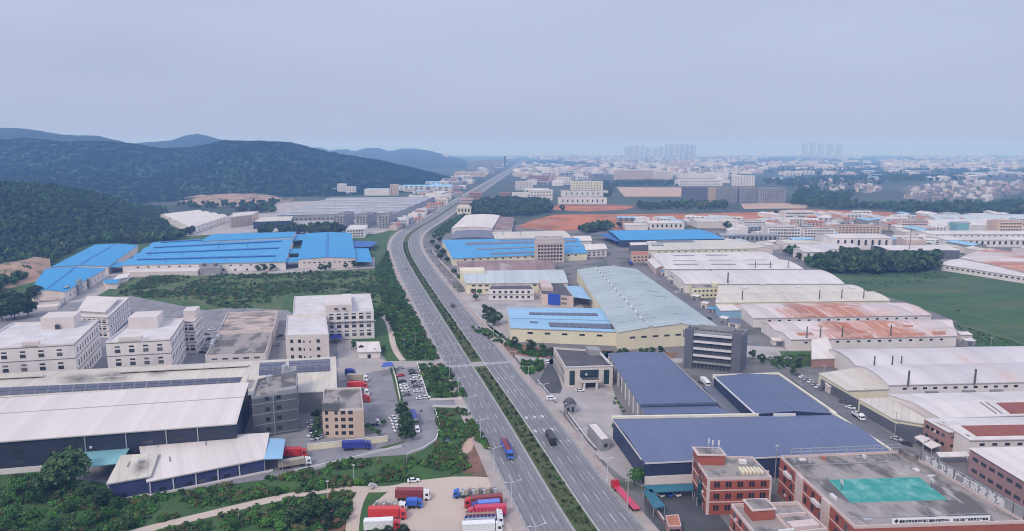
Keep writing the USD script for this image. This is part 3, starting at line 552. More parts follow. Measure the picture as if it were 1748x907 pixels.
def soot(b, u, t, ru, rt_):
    k = 12; V, U = [], []
    for i in range(k + 1):
        for j in range(k + 1):
            x, y = 2 * i / k - 1, 2 * j / k - 1; V.append(b.q(u + x * ru, t + y * rt_, b.zroof(u + x * ru, t + y * rt_) + .05)); U.append((x, y))
    i, j = np.meshgrid(np.arange(k), np.arange(k)); q_ = (i * (k + 1) + j).ravel()
    tag(usdkit.mesh(stage, prim_path(str(b.root.GetPath()), 'soot_stain'), (np.array(V), np.stack([q_, q_ + k + 1, q_ + k + 2, q_ + 1], 1)), LOOK['soot'], uv=np.array(U)))
soot(w2, .435, .60, .05, .26); soot(w2, .505, .62, .05, .28); soot(w2, .60, .70, .03, .2); soot(sl, .68, .45, .30, .45)
# boundary walls
def wall(label, pts, h, m='white_wall', th=.3, name='boundary_wall', z=0.0):
    P = np.array(pts if not isinstance(pts[0], tuple) or len(pts[0]) != 2 else px(pts)); P = resample(P, 4.0) if len(P) > 1 else P
    w = thing(name, label, 'wall'); obj('wall_panel', wallstrip(P, -th / 2, th / 2, z, z + h), m, w)
    obj('coping', wallstrip(P, -th / 2 - .06, th / 2 + .06, z + h, z + h + .1), 'trim_white', w); return w
wall('stained cream yard wall behind the parked blue trailer', [(525, 769), (575, 764), (612, 759.5), (664, 754)], 2.6, 'cream_wall')
wall('low white wall along the top of the green slope', [(480, 812), (530, 800), (585, 788), (640, 774), (690, 763)], .8, 'white_wall')
wall('white parapet round the outside of the curved yard road', [(695, 777), (722, 768), (745, 753), (751, 728), (741, 696)], .9)
wall('cream wall dividing the truck yard from the car park', [(668, 622), (676, 650), (684, 690)], 1.5, 'cream_wall')
wall('white wall along the right side of the car park', [(712, 621), (732, 684)], .9)
wall('white wall on the near side of the yard bridge', [(739, 695), (800, 697)], .9); wall('white wall on the far side of the yard bridge', [(733, 684), (795, 682)], .9)

# dormitories
def dorm(label, quad, h, levels, cols_f, cols_r, boxes, wall='white_wall', dz=None, name='dormitory', wz=1.0, fw=2.6):
    b = B(name, label, quad, h, cat='dormitory'); b.flat_roof(wall, 'roof_concrete_pale', 1.0, .3)
    dz = dz or (h - 1.2) / levels
    for k in range(levels):
        z = k * dz + dz * .25
        b.windows('f', 1, cols_f, fw, dz * .27, z, 0); b.windows('f', 1, cols_f, fw * .92, dz * .13, z + dz * .40, 0)
        b.windows('r', 1, cols_r, 1.5, dz * .42, z, 0)
    b.bands('f', [dz * k for k in range(1, levels + 1)], 'dark_metal', .3, .14); b.bands('r', [dz * k for k in range(1, levels + 1)], 'dark_metal', .3, .14)
    roof_boxes(b, boxes); return b
d3 = dorm('white block with a gabled sheet roof on top, rear of the dormitories', [(128, 538), (184, 541), (220, 508), (150, 505)], 14, 3, 6, 9, [])
d3.box('roof_shed', 'white_sheet', .05, .15, .80, .85, 13, 15.0); d3.box('roof_shed_top', 'white_sheet', .02, .12, .83, .88, 15.0, 15.2)
d1 = dorm('white dormitory nearest the left edge with a square stair tower', [(-55, 596), (126, 586), (168, 546), (20, 551)], 22, 3, 5, 9, [(.44, .72, .80, 1.0, 5.5), (.50, .0, .66, .06, 1.8)])
d1.box('door', 'glass', .60, .69, .64, .72, 21, 23.6)
d2 = dorm('white dormitory with broad stair tower, between the left block and rough-roofed sheds', [(180, 583.5), (290, 578), (314, 543), (226, 547)], 22, 3, 4, 9, [(.10, .62, .62, .95, 5.5), (.20, 0, .55, .10, 1.8)])
d2b = dorm('narrow white block with a tall stair head behind the second dormitory', [(308, 548), (332, 547), (346, 533), (318, 535)], 20, 3, 2, 6, [(.1, .3, .9, .9, 4.5)])
m1 = B('shed', 'low concrete-roofed shed with cracked tan roof between the dormitories', [(371, 567), (466, 562), (474, 530), (388, 534)], 9, cat='shed'); m1.flat_roof('pale_wall', 'roof_concrete_tan', .8, .3)
m1.windows('r', 2, 6, 1.6, 1.2, 1.5, 3.5)
m2 = B('shed', 'low shed with dark mottled concrete roof just behind the cream hall', [(350, 607), (453, 603), (464, 565), (373, 570)], 8, cat='shed'); m2.flat_roof('pale_wall', 'roof_concrete', .7, .3); m2.windows('f', 1, 5, 3, .9, 5.2, 0)
for u, t in ((.0, .75), (-.04, .55), (-.02, .4)): m2.box('water_tank', 'galvanised', u, t, u + .06, t + .1, 7.2, 9.4)
d4 = B('workshop_block', 'pale four-storey block with white roof and central stair tower by the field', [(500, 536), (638, 531), (632, 501), (502, 506)], 18, cat='factory block'); d4.flat_roof('white_wall', 'roof_concrete_pale', .8, .3)
roof_boxes(d4, [(.40, .02, .73, .55, 4.5)], 'pale_wall'); d4.box('roof_hut', 'white_wall', .62, .55, .74, .85, 17, 20)
for k in range(3): d4.windows('f', 1, 6, 2.6, 2.0, 2.0 + k * 5.6, 0, .42, .02, frame=None); d4.windows('f', 1, 6, 2.6, .8, 5.0 + k * 5.6, 0, .42, .02); d4.windows('r', 1, 4, 2, 2.2, 2 + k * 5.6, 0)
d4.bands('f', (11.5,), 'mid_grey_wall', .4, 1.2)
d4.windows('f', 1, 2, 2.2, 1.2, 19.5, 0, .48, .32)
d4b = B('workshop_block', 'pale lower wing with white roof in front of the four-storey block', [(487, 572), (561, 571), (556, 537), (490, 538)], 16, cat='factory block'); d4b.flat_roof('pale_wall', 'roof_concrete_pale', .7, .3)
for k in range(3):
    for c, w in ((.14, 1.7), (.32, 1.7), (.42, .8), (.56, .8), (.75, 1.9)): d4b.panel('window', 'glass', 'f', d4b.W * c - w / 2, d4b.W * c + w / 2, 2 + k * 4.6, 4.0 + k * 4.6 - (.7 if w < 1 else 0))
hut = B('garden_hut', 'small white-roofed hut in the trees by the field track', [(612, 601), (649, 600), (646, 585), (610, 586)], 4, cat='hut'); hut.mono('white_wall', 'white_sheet', 4.4); hut.panel('door', 'glass', 'f', 5, 7, 0, 2.4)
canopy('gate_roof', 'bright blue gate canopy at the corner of the truck yard', [(651, 626), (671, 624.5), (669, 618), (655, 619)], 5, 'blue_panel', cat='gate')
canopy('canopy', 'blue tarpaulin shelter against the four-storey block', [(563, 578), (584, 577), (581, 570), (566, 571)], 3.6, 'blue_tarp')

# the blue-roofed works
def blue(label, quad, h, along='t', n=1, rise=1.6, rows=0, m='blue_roof', name='blue_roof_hall', wall='pale_wall', wf='f', wz=5.0):
    b = B(name, label, quad, h, cat='factory'); b.gable(wall, m, rise, along, n)
    if rows: b.windows(wf, 1, rows, 2.2, 1.1, wz, 0)
    return b
b1 = blue('blue gabled hall at the far left of the works, by the wooded hill', [(87, 456.5), (184, 455), (235, 419), (163, 418)], 8, 't', rows=0)
b1.patch('ridge_cap', 'blue_deep', .485, .02, .515, .98, .1)
b2 = blue('blue gabled hall nearest the dormitories, with pipework on its right wall', [(50, 498), (110, 498), (180, 458.5), (80, 459)], 8.5, 't'); b2.patch('ridge_cap', 'blue_deep', .485, .02, .515, .98, .1); b2.windows('r', 1, 9, 2, 1.8, 2.5, 0)
b2.box('silencer', 'mid_grey_wall', 1.0, .25, 1.06, .33, 0, 12); b2.box('silencer', 'mid_grey_wall', 1.0, .5, 1.04, .55, 0, 9); b2.patch('roof_vent', 'mid_grey_wall', .86, .08, .95, .16, .8)
b3 = B('blue_roof_hall', 'long blue multi-ridge hall in the middle of the works', [(209, 453), (487, 447), (503, 398.5), (266, 413.5)], 8.5, cat='factory'); b3.gable('white_wall', 'blue_roof_light', 1.8, 's', 4)
for k in range(4): b3.patch('ridge_vent', 'blue_deep', .06, (k + .42) / 4, .93, (k + .52) / 4, .35, .3)
b3.windows('f', 1, 14, 2.4, 1.1, 5.5, 0); b3.windows('f', 1, 12, 2.0, 1.8, .6, 0)
for u, t in ((.1, .3), (.3, .3), (.5, .5), (.7, .5), (.62, .05), (.25, .05)): b3.chimney(u, t, 3.5, .35)
b3.box('lean_to', 'pale_wall', .05, -.10, .47, -.004, 0, 4.6); b3.box('filter_house', 'mid_grey_wall', .48, -.08, .60, -.01, 0, 7.0)
for u in (.50, .57): p = b3.L(u, -.04); b3.add('silo', MB().tube((*p, 7), (*p, 10), 2.6, 2.6, 12), 'roof_concrete')
b3b = blue('smaller raised blue hall behind the long multi-ridge hall', [(345, 412), (500, 405), (505, 396), (366, 400)], 11, 's', 1, 1.4)
b4 = blue('broad blue gabled hall beside the road, with double ridge line', [(509, 443), (606.6, 440.5), (599, 398), (521, 399)], 9.3, 't', rows=10)
for u in (.478, .51): b4.patch('ridge_cap', 'blue_deep', u, .01, u + .012, .99, .1)
canopy('canopy', 'deep blue canopy beside the road behind the broad blue hall', [(603, 422.5), (634, 421.5), (645, 412.5), (599, 411)], 6, 'blue_deep')
canopy('canopy', 'bright blue lean-to roof on the road side of the broad blue hall', [(607, 447), (636, 447.5), (629, 424), (604, 424)], 6, 'blue_roof')
for i, (lab, qd) in enumerate((('nearest blue link roof between the two large blue halls', [(487, 448), (509, 447), (510, 439), (490, 440)]), ('middle blue link roof between the two large blue halls', [(491, 433), (511, 432), (513, 424.5), (495, 425)]), ('farthest blue link roof between the two large blue halls', [(500, 411), (517, 410), (519, 400), (503, 400)]))):
    canopy('canopy', lab, qd, 7, 'blue_roof')
canopy('canopy', 'blue link roof between the far-left hall and the multi-ridge hall', [(186, 457), (209, 455), (222, 447), (199, 447)], 6.5, 'blue_roof')
tb = B('works_hut', 'small hut with blue roof at the bottom of the works drive', [(181, 484), (199, 484), (203, 478), (176, 478)], 5, cat='hut'); tb.mono('pale_wall', 'blue_roof', 5.2)
mt = B('works_hut', 'cream low annex at the end of the nearest blue hall', [(66, 517), (100, 515), (112, 505), (66, 507)], 4, cat='hut'); mt.flat_roof('pale_wall', 'roof_concrete_tan', .5, .25); mt.box('lower_room', 'pale_wall', -.1, -.5, 1.1, -.01, 0, 2.6)
lw = B('works_hut', 'pale low store beside the multi-ridge hall drive', [(193, 478), (216, 474), (222, 467), (203, 470)], 4, cat='hut'); lw.mono('white_wall', 'white_sheet', 4.3)

# far factories before the hills
f1 = B('arched_shed', 'white triple-arched factory shed at the foot of the dark hill', [(325, 389.5), (388, 369.5), (334, 360), (274, 366.5)], 9, cat='factory'); f1.arch('white_wall', 'white_sheet', 2.6, 's', 4); f1.windows('f', 2, 9, 3, 2, 1.2, 4.2); f1.windows('l', 2, 5, 3, 2, 1.2, 4.2)
f2 = B('dormitory', 'buff six-storey block beside the white arched shed', [(391, 371), (432, 366), (441, 360), (398, 363)], 17, cat='dormitory'); f2.flat_roof('buff_wall', 'roof_concrete_pale'); f2.windows('f', 5, 8, 2.2, 1.7, 1, 3.1)
f3 = B('warehouse', 'navy box warehouse with cream roof behind the blue works', [(432, 379), (497, 377), (501, 369), (446, 370)], 11, cat='warehouse'); f3.flat_roof('slate_wall', 'cream_roof', .3)
f4 = B('factory_hall', 'very wide grey hall with many parallel ridges beyond the blue works', [(474, 368), (678, 363.5), (742, 336.5), (566, 338)], 10, cat='factory'); f4.gable('mid_grey_wall', 'grey_roof', 1.8, 's', 6); f4.windows('f', 1, 24, 3.4, 2.2, 1.5, 0)
for k in range(6): f4.patch('ridge_vent', 'white_sheet', .03, (k + .46) / 6, .97, (k + .54) / 6, .5, .4)
for i, (u, lab) in enumerate(((568, 'grey slab dormitory, farthest left of three behind the blue hall'), (607, 'grey slab dormitory, middle one of three behind the blue hall'), (645, 'grey slab dormitory nearest the road bend'))):
    b = B('dormitory', lab, [(u, 368), (u + 18, 368.5), (u + 36, 361.5), (u + 19, 361)], 20, cat='dormitory'); b.flat_roof('mid_grey_wall', 'roof_concrete'); b.windows('f', 5, 3, 2.2, 2, 1.5, 3.7); b.windows('r', 5, 9, 2.4, 2, 1.5, 3.7); b.box('stair_tower', 'mid_grey_wall', .2, .3, .8, .5, 19, 22.5)
b = B('dormitory', 'low pale annex in front of the grey slab dormitories', [(590, 392), (622, 391), (628, 384), (597, 384)], 12, cat='dormitory'); b.flat_roof('white_wall', 'roof_concrete_pale'); b.windows('f', 3, 6, 2.2, 1.8, 1.5, 3.6)

# ---------------------------------------------------------------- right of the road
r1 = B('warehouse', 'white barrel-roofed hall beside the road bend', [(771, 390), (840, 390), (853, 368), (795, 368)], 8, cat='warehouse'); r1.arch('white_wall', 'white_sheet', 2.2, 't'); r1.windows('f', 1, 6, 2.4, 1.8, 3.0, 0)
b = B('shed', 'brown sheet lean-to beside the white barrel-roofed hall', [(840, 392), (873, 391), (877, 372), (851, 371)], 6, cat='shed'); b.mono('pale_wall', 'brown_roof', 6.8)
b = B('warehouse', 'dark grey arched roof between the barrel hall and the blue solar hall', [(770, 408.5), (846, 407.5), (842, 394.5), (776, 395.5)], 8, cat='warehouse'); b.arch('arc_grey', 'arc_grey', 2.0, 't')
b = B('warehouse', 'cream flat hall behind the pink tower', [(845, 408), (976, 406), (961, 394), (840, 397)], 9, cat='warehouse'); b.gable('pale_wall', 'cream_roof', 1.2, 's')
for u in (.12, .36): b.chimney(u, .4, 6, .35)
rs = B('solar_hall', 'blue twin-ridge hall covered with dark solar panels by the road', [(773, 441.5), (1002, 432), (984, 405), (755, 410)], 8, cat='factory'); rs.gable('cream_wall', 'blue_roof_light', 1.8, 's', 2)
rs.solar(.14, .60, .98, .72, 14, 1); rs.solar(.40, .80, .98, .92, 9, 1); rs.solar(.28, .06, .72, .14, 7, 1); rs.solar(.2, .3, .98, .42, 12, 1); rs.windows('f', 1, 16, 2.4, 1.4, 5.4, 0)
pt = B('tower_block', 'pink six-storey block with lettered white crown beside the solar hall', [(912.6, 409.5), (963.5, 408.5), (960, 403), (914, 403.5)], 25, cat='office block'); pt.flat_roof('pink_wall', 'roof_concrete', 1.0, .3); pt.windows('f', 5, 8, 2.4, 2.1, 2.2, 3.7, .1, .06); pt.windows('r', 5, 3, 1.6, 2, 2.2, 3.7)
pt.panel('crown_band', 'trim_white', 'f', 0, pt.W, 21.6, 22.6, -.05, .3)
for k in range(12): pt.panel('sign_letter', 'trim_white', 'f', 1.4 + k * (pt.W - 3) / 12, 3.2 + k * (pt.W - 3) / 12, 25.1, 27.2, -.4, -.1)
b = B('shed', 'small white barrel shed behind the pink tower, farther one', [(979, 411.5), (1010, 411), (1006, 403), (977, 403.5)], 7, cat='shed'); b.arch('white_wall', 'white_sheet', 2, 's')
b = B('shed', 'white barrel-roofed block right of the pink tower', [(1000, 427), (1036, 425), (1028, 416.5), (996, 417.5)], 9, cat='shed'); b.arch('pale_wall', 'white_sheet', 2, 's'); b.windows('f', 2, 4, 2.4, 1.5, 2, 3)
rr = B('shed', 'long rusty brown patched roof behind the cream factory', [(783, 463), (948, 461), (941, 444), (780, 446)], 8, cat='shed'); rr.gable('pale_wall', 'brown_roof', 1.2, 's')
rc = B('factory_hall', 'cream and pale-grey roofed hall facing the road', [(796, 484), (969, 483), (960, 461), (788, 463)], 9, cat='factory'); rc.gable('cream_wall', 'pale_steel_roof', 1.5, 's'); rc.windows('f', 2, 4, 3, 1.2, 2.6, 3.8, .04, .70); rc.windows('f', 1, 4, 3, 1.2, 6.6, 0, .3, .1)
rc.panel('roller_door', 'dark_metal', 'f', 3.5, 8, 0, 4.4); rc.box('gable_block', 'cream_wall', -.02, .72, .215, 1.02, 0, 12.2); rc.patch('roof_cover', 'cream_roof', 0, 0, .2, .7, .04, .05)
r2 = B('office_block', 'white two-storey block with round-topped windows in the cream factory yard', [(834, 494), (912, 494), (905, 486), (838, 487)], 9, cat='office block'); r2.flat_roof('white_wall', 'roof_tar', .6, .3); r2.windows('f', 2, 7, 2.0, 1.9, 1.6, 4.2); r2.bands('f', (4.4,), 'mid_grey_wall', .4, .4)
ro = B('office_block', 'office with a bright blue panel wall and brown roof terraces', [(924, 502), (979, 506), (961, 483), (918, 481.5)], 8.6, cat='office block'); ro.flat_roof('pink_wall', 'roof_tar', .8, .35); ro.panel('blue_facade', 'blue_panel', 'f', ro.W * .22, ro.W * .60, .8, 9.4, -.05, .5); ro.windows('f', 2, 3, 1.0, 1.8, 1.5, 3.6, .62, .2); ro.windows('l', 2, 3, 1.4, 1.8, 1.5, 3.6)
ro.box('roof_terrace', 'pink_wall', .05, .35, .45, .95, 7.8, 10.6)
canopy('canopy', 'light blue sloping canopy beside the blue-panelled office', [(979, 507), (1010, 511.5), (992, 489), (963, 488)], 7, 'sky_blue_roof')
bs = B('factory_hall', 'pale blue-roofed hall with two solar arrays and cream walls by the road', [(872, 560), (1062, 567), (1038, 527), (866, 526)], 9, cat='factory')
bs.profile_roof([(0, 9), (.40, 9.5), (.42, 8.9), (.75, 9.6), (1, 9)], 'cream_wall', 'sky_blue_roof', 's', over=.3)
bs.solar(.36, .07, .97, .27, 10, 1); bs.solar(.20, .60, .86, .72, 10, 1); bs.patch('skylight', 'solar', .19, .22, .26, .28); bs.patch('valley_gutter', 'slate_wall', 0, .40, 1, .43, .1)
bs.windows('f', 1, 5, 3.4, 1.2, 5.6, 0, .1, .12); bs.windows('l', 1, 3, 2.2, 1.2, 5, 0)
bt = B('factory_hall', 'huge pale teal gabled hall with cream gable front', [(1056, 568), (1226, 558), (1086, 459.5), (985, 461)], 11, cat='factory'); bt.profile_roof([(0, 11), (.29, 13.1), (.30, 13.8), (.33, 13.8), (.34, 13.1), (.50, 13.9), (.59, 14.0), (.60, 14.6), (.63, 14.6), (.64, 13.8), (1, 11)], 'cream_wall', 'steel_roof', 't', over=.4)
for k in range(26): bt.patch('ridge_louvre', 'trim_white' if k % 2 else 'mid_grey_wall', .292, .06 + .035 * k, .302, .088 + .035 * k, .1, .2)
bt.windows('f', 1, 5, 3.6, 1.2, 6.8, 0, .08, .35, m='glass_grey'); bt.panel('roller_door', 'mid_grey_wall', 'f', bt.W * .64, bt.W * .80, 5.5, 10.4)
for i in range(22):
    for c_ in ((.04, .26) if i % 2 else (.36, .66)): bt.patch('roof_strip', 'mid_grey_wall' if i % 3 else 'pale_steel_roof', c_, .05 + .043 * i, c_ + .20, .054 + .043 * i, .04, .05)
# the marble office and the slate-roofed works
mo = B('office_block', 'stone-clad two-storey office with dark roof, glass front and entrance canopy', [(965, 626.5), (1046.5, 624), (1022.5, 598), (945, 593)], 11, cat='office block'); mo.flat_roof('stone_clad', 'roof_tar', 1.0, .5)
mo.box('roof_house', 'mid_grey_wall', .70, .72, .97, 1.0, 10, 13)
W = mo.W
mo.panel('glass_strip', 'glass_teal', 'f', W * .09, W * .20, 1.2, 8.8, -.05, .12); mo.panel('glass_strip', 'glass_teal', 'f', W * .81, W * .92, 1.2, 8.8, -.05, .12); mo.panel('glass_front', 'glass_teal', 'f', W * .31, W * .70, 5.0, 9.0, -.05, .12); mo.panel('entrance', 'glass_teal', 'f', W * .36, W * .66, 0, 3.6, -.05, .1)
for x in (.37, .63): mo.panel('column', 'trim_white', 'f', W * x - .5, W * x + .5, 0, 3.7, 3.2, 4.2)
mo.panel('canopy', 'stone_clad', 'f', W * .30, W * .72, 3.7, 5.0, -.05, 4.6); mo.panel('canopy_roof', 'roof_tar', 'f', W * .33, W * .69, 5.0, 5.05, .2, 4.2); mo.panel('emblem', 'trim_white', 'f', W * .42, W * .46, 6.2, 7.2, .1, .2)
mo.windows('l', 2, 9, 1.1, 2.6, 1.4, 4.0, m='glass_grey'); mo.bands('f', (10.6,), 'trim_white', .45, .3)
for k in range(9): mo.panel('roof_unit', 'trim_white', 'r', 3 + k * 2.0, 4.2 + k * 2.0, 10.9, 11.9, -1.6, -.6)
s1 = B('slate_hall', 'slate-blue gabled hall behind the stone-clad office', [(1092, 691), (1221, 688), (1131, 602.5), (1038, 604)], 8.5, cat='factory'); s1.gable('mid_grey_wall', 'slate_roof', .6, 't', over=.3)
s1.patch('ridge_cap', 'slate_roof_light', .497, .02, .503, .98, .05, .04); s1.windows('l', 1, 8, 1.8, 5, 1.2, 0, .02, .35, m='glass')
for k in range(9): s1.panel('pilaster', 'white_wall', 'l', s1.D * (.04 + .115 * k), s1.D * (.04 + .115 * k) + .7, 0, 8, -.05, .35)
s1.add('gutter', s1.slab('f', 0, s1.W, 8.0, 9.2, 0, .9), 'slate_roof_light'); s1.add('gutter', s1.slab('r', 0, s1.D, 8.2, 9.1, 0, .6), 'mid_grey_wall')
s1c = B('slate_hall', 'low slate-blue strip roof between the first slate hall and the front hall', [(1101, 708), (1242, 706), (1224, 695), (1096, 697)], 7.6, cat='factory'); s1c.mono('mid_grey_wall', 'slate_roof', 7.9, over=.1)
s2 = B('slate_hall', 'slate-blue gabled hall with cream parapet, right of the alley', [(1289, 707.5), (1424, 707), (1329, 640.5), (1219, 644)], 8.5, cat='factory'); s2.gable('slate_wall', 'slate_roof', 1.3, 't', over=.1)
s2.patch('ridge_cap', 'slate_roof_light', .497, .02, .503, .98, .05, .04)
for f, a, z in (('r', s2.D, 9.3), ('b', s2.W, 9.6)): s2.panel('parapet', 'parapet_cream', f, -.5, np.linalg.norm(np.subtract(*s2.face(f))) + .5, 7.5, z, -.1, .9)
s2.panel('edge_trim', 'trim_white', 'l', 0, np.linalg.norm(np.subtract(*s2.face('l'))), 8.5, 9.0, -.1, .5)
s3 = B('slate_hall', 'wide slate-blue front hall with navy walls beside the red brick blocks', [(1101, 790), (1519, 770), (1424, 709.5), (1047, 716)], 8.5, cat='factory'); s3.gable('slate_wall', 'slate_roof_light', 1.3, 's', over=.3)
s3.panel('parapet', 'parapet_cream', 'b', np.linalg.norm(s3.P[2] - s3.P[3]) * .345, np.linalg.norm(s3.P[2] - s3.P[3]) + .8, 7, 9.7, -.1, 1.1); s3.panel('parapet', 'parapet_cream', 'r', -.5, s3.D + 1, 7, 9.3, -.1, .9)
s3.panel('base_wall', 'white_wall', 'f', 0, s3.W * .5, 0, 3.2, -.05, .3); s3.panel('edge_trim', 'trim_white', 'f', 0, s3.W, 8.1, 8.6, .1, .5); s3.panel('edge_trim', 'trim_white', 'l', 0, s3.D, 8.1, 8.6, .1, .5)
s3.box('roof_curve', 'trim_white', .72, .985, .82, 1.0, 8.6, 9.9)
gc = B('alley_roof', 'dark alley roof between the two slate halls', [(1240, 707), (1286, 706), (1232, 660), (1200, 661)], 3.2, cat='shed'); gc.mono('dark_office', 'arc_grey', 3.5, over=.1)
dk = B('office_block', 'charcoal five-storey office with pale floor bands behind the slate halls', [(1170, 563), (1266, 571.5), (1277, 562), (1176, 555)], 21.5, cat='office block'); dk.flat_roof('dark_office', 'roof_tar', 1.2, .4, 'mid_grey_wall')
for k in range(5): dk.panel('floor_band', 'trim_white' if k else 'mid_grey_wall', 'f', dk.W * .16, dk.W * .84, 3.4 + k * 3.9, 4.4 + k * 3.9, -.05, 1.5)
dk.windows('f', 4, 14, 1.2, 2.6, 4.4, 3.9, .17, .17, m='glass_grey'); dk.windows('f', 1, 10, 1.4, 2.8, .4, 0, .17, .17, m='glass_grey')
for a, c in ((0, .15), (.85, 1)): dk.panel('corner_pier', 'dark_office', 'f', dk.W * a, dk.W * c, 0, 22.4, -.05, 1.6)
dk.windows('f', 5, 1, 1.6, .8, 3, 3.9, .90, .02); dk.box('roof_frame', 'mid_grey_wall', .2, .7, .8, .75, 20.3, 23)
for k in range(7): dk.box('roof_post', 'mid_grey_wall', .16 + .11 * k, .02, .17 + .11 * k, .06, 20.3, 22.6)
# white and rusty halls stepping away on the right
ub = B('blue_roof_hall', 'bright blue flat-gabled hall beyond the white roofs', [(1060, 410.5), (1237, 408), (1195, 392), (1039, 394)], 9, cat='factory'); ub.gable('slate_wall', 'blue_roof', 1.0, 's')
canopy('canopy', 'deep blue side roof on the left of the bright blue hall', [(1052, 412), (1066, 412), (1040, 398.5), (1020, 400)], 7, 'blue_deep')
R_ = [('cream hall with solar strip beyond the white arched roofs', [(1108, 427.5), (1289, 424.5), (1247, 409), (1104, 411.5)], 7.5, 'cream_roof', 'gable', 1, 's'),
      ('white double-arched hall with rows of slot vents', [(1136, 459.5), (1371, 459.5), (1295, 430), (1108, 433)], 7.5, 'white_roof', 'arch', 2, 's'),
      ('white single-arched hall with a tall white gable end to the lane', [(1170, 485), (1441, 484.5), (1398, 461), (1140, 463)], 8, 'white_roof', 'arch', 1, 's'),
      ('cream double-arched hall with short flues along its near eave', [(1222, 517), (1519, 513), (1445, 487), (1228, 488)], 8, 'cream_roof', 'arch', 2, 's'),
      ('white hall with rust-stained roof, the farther of two', [(1287, 543.5), (1590, 538), (1545, 517.5), (1253, 519.5)], 6.5, 'rust_roof', 'gable', 1, 's'),
      ('white hall with heavily rusted roof, the nearer of two', [(1350, 580), (1633, 573.5), (1622, 546), (1300, 549.5)], 6.8, 'rust_roof', 'gable', 2, 's'),
      ('very long white double-arched hall on the right beside the lane', [(1517, 657.5), (1830, 650), (1770, 591), (1415, 597)], 8, 'white_worn', 'arch', 2, 's'),
      ('white low-pitched hall with a red roof inset near the lane', [(1605, 714), (1840, 706), (1790, 668), (1517, 674)], 8, 'white_roof', 'gable', 1, 's'),
      ('white hall with dark red roof inset behind the brick corner block', [(1655, 751), (1850, 748), (1800, 712), (1580, 716)], 8, 'white_roof', 'gable', 1, 's')]
RB = []
for lab, qd, h, m, kind, n, al in R_:
    b = B('white_hall', lab, qd, h, cat='factory'); (b.arch if kind == 'arch' else b.gable)('cream_wall' if m == 'cream_roof' else 'white_wall', m, 2.2 if kind == 'arch' else 1.5, al, n, over=.35); RB.append(b)
w = [14, 12, 10, 0, 16, 14, 16, 0, 8]
for b, n in zip(RB, w):
    if n: b.windows('f', 1, n, 2.0, 1.1, b.h - 2.6, 0)
RB[0].solar(.10, .62, .52, .9, 8, 1); RB[0].solar(.03, .3, .16, .6, 3, 1)
for k in range(8): RB[1].patch('slot_vent', 'mid_grey_wall', .08 + .28 * (k % 3) + .04 * (k // 3), .12 + .27 * (k // 3), .26 + .28 * (k % 3) + .04 * (k // 3), .15 + .27 * (k // 3), .15, .25)
for u in (.66, .77, .90): RB[1].chimney(u, .03, 6, .45)
for u in (.05, .1, .16, .22, .28): RB[2].patch('roof_rib', 'pale_steel_roof', u, .3, u + .006, .95, .05)
RB[2].chimney(.27, .03, 9, .7); RB[2].chimney(.27, .9, 1, .7)
RB[2].panel('roller_door', 'mid_grey_wall', 'l', 12, 22, 0, 6.5)
for u, t in ((.17, .66), (.31, .84), (.40, .38), (.55, .66), (.75, .4), (.92, .62), (.98, .35)): RB[3].patch('roof_hatch', 'trim_white', u, t, u + .035, t + .07, .3, .2)
for u in (.15, .60, .73, .86): RB[3].chimney(u, .06, 7, .45)
for u in (.1, .18, .31, .60): RB[5].chimney(u, .04, 7, .4)
RB[4].panel('red_sign', 'red_sheet', 'l', 3, 8, 2.5, 5.5)
for u in (.08, .17): RB[6].chimney(u, .47, 5, .4)
RB[6].chimney(.10, -.01, 7, .5); RB[6].chimney(.46, -.01, 7, .5); RB[6].chimney(.23, .52, 4, .35)
for c in (.20, .40, .55): RB[6].panel('door_hood', 'mid_grey_wall', 'f', RB[6].W * c, RB[6].W * c + 6, 4.0, 4.6, 0, 1.6)
for b, u0, u1 in ((RB[7], .52, .98), (RB[8], .10, .98)): b.patch('red_inset', 'red_sheet', u0, .04 if b is RB[7] else .10, u1, .40 if b is RB[7] else .47, .06, .06)
for u in (.42, .46): RB[7].patch('roof_channel', 'dark_metal', u, .06, u + .008, .44, .05)
RB[8].patch('roof_channel', 'dark_metal', .03, .1, .045, .7, .05)
b = B('lane_shed', 'cream canopy roof with yellow fascia at the lane end of the long white hall', [(1446, 667), (1517, 664), (1464, 630.5), (1398, 640)], 6, cat='shed'); b.mono('cream_wall', 'cream_roof', 6.6, over=.3); b.panel('shutter', 'dark_office', 'l', 2, 40, 0, 4.6)
b = B('lane_shed', 'cream lean-to canopy with open front along the lane by the red-inset hall', [(1524, 715), (1602, 728), (1517, 681), (1466, 683)], 6, cat='shed'); b.mono('cream_wall', 'cream_roof', 6.4, over=.3); b.panel('shutter', 'dark_office', 'l', 1, 36, 0, 4.6); b.panel('shutter', 'dark_office', 'f', 2, 16, 0, 4.4)
b = B('lane_house', 'brick house with white lean-to roof at the lane junction', [(1386, 613), (1426, 612), (1412, 590), (1385, 592)], 5, cat='house'); b.mono('brick_pink', 'white_sheet', 9, over=.3)
br = B('brick_block', 'two-storey pinkish brick corner block with white roof on the lane', [(1618, 737.5), (1655, 737), (1634, 716), (1578, 716)], 8.4, cat='workshop'); br.mono('brick_pink', 'white_roof', 8.6, over=.3); br.windows('f', 2, 2, 1.8, 1.3, 1.8, 3.6); br.windows('l', 2, 4, 1.8, 1.3, 1.8, 3.6)
mv = B('workshop', 'mauve two-storey workshop with flat white roof at the right edge', [(1770, 835), (1920, 828), (1800, 764), (1656, 768)], 9.2, cat='workshop'); mv.mono('mauve_wall', 'white_sheet', 9.6, over=.4); mv.windows('l', 2, 7, 2.6, 1.3, 1.6, 4.4, .04, .04, m='glass_grey')
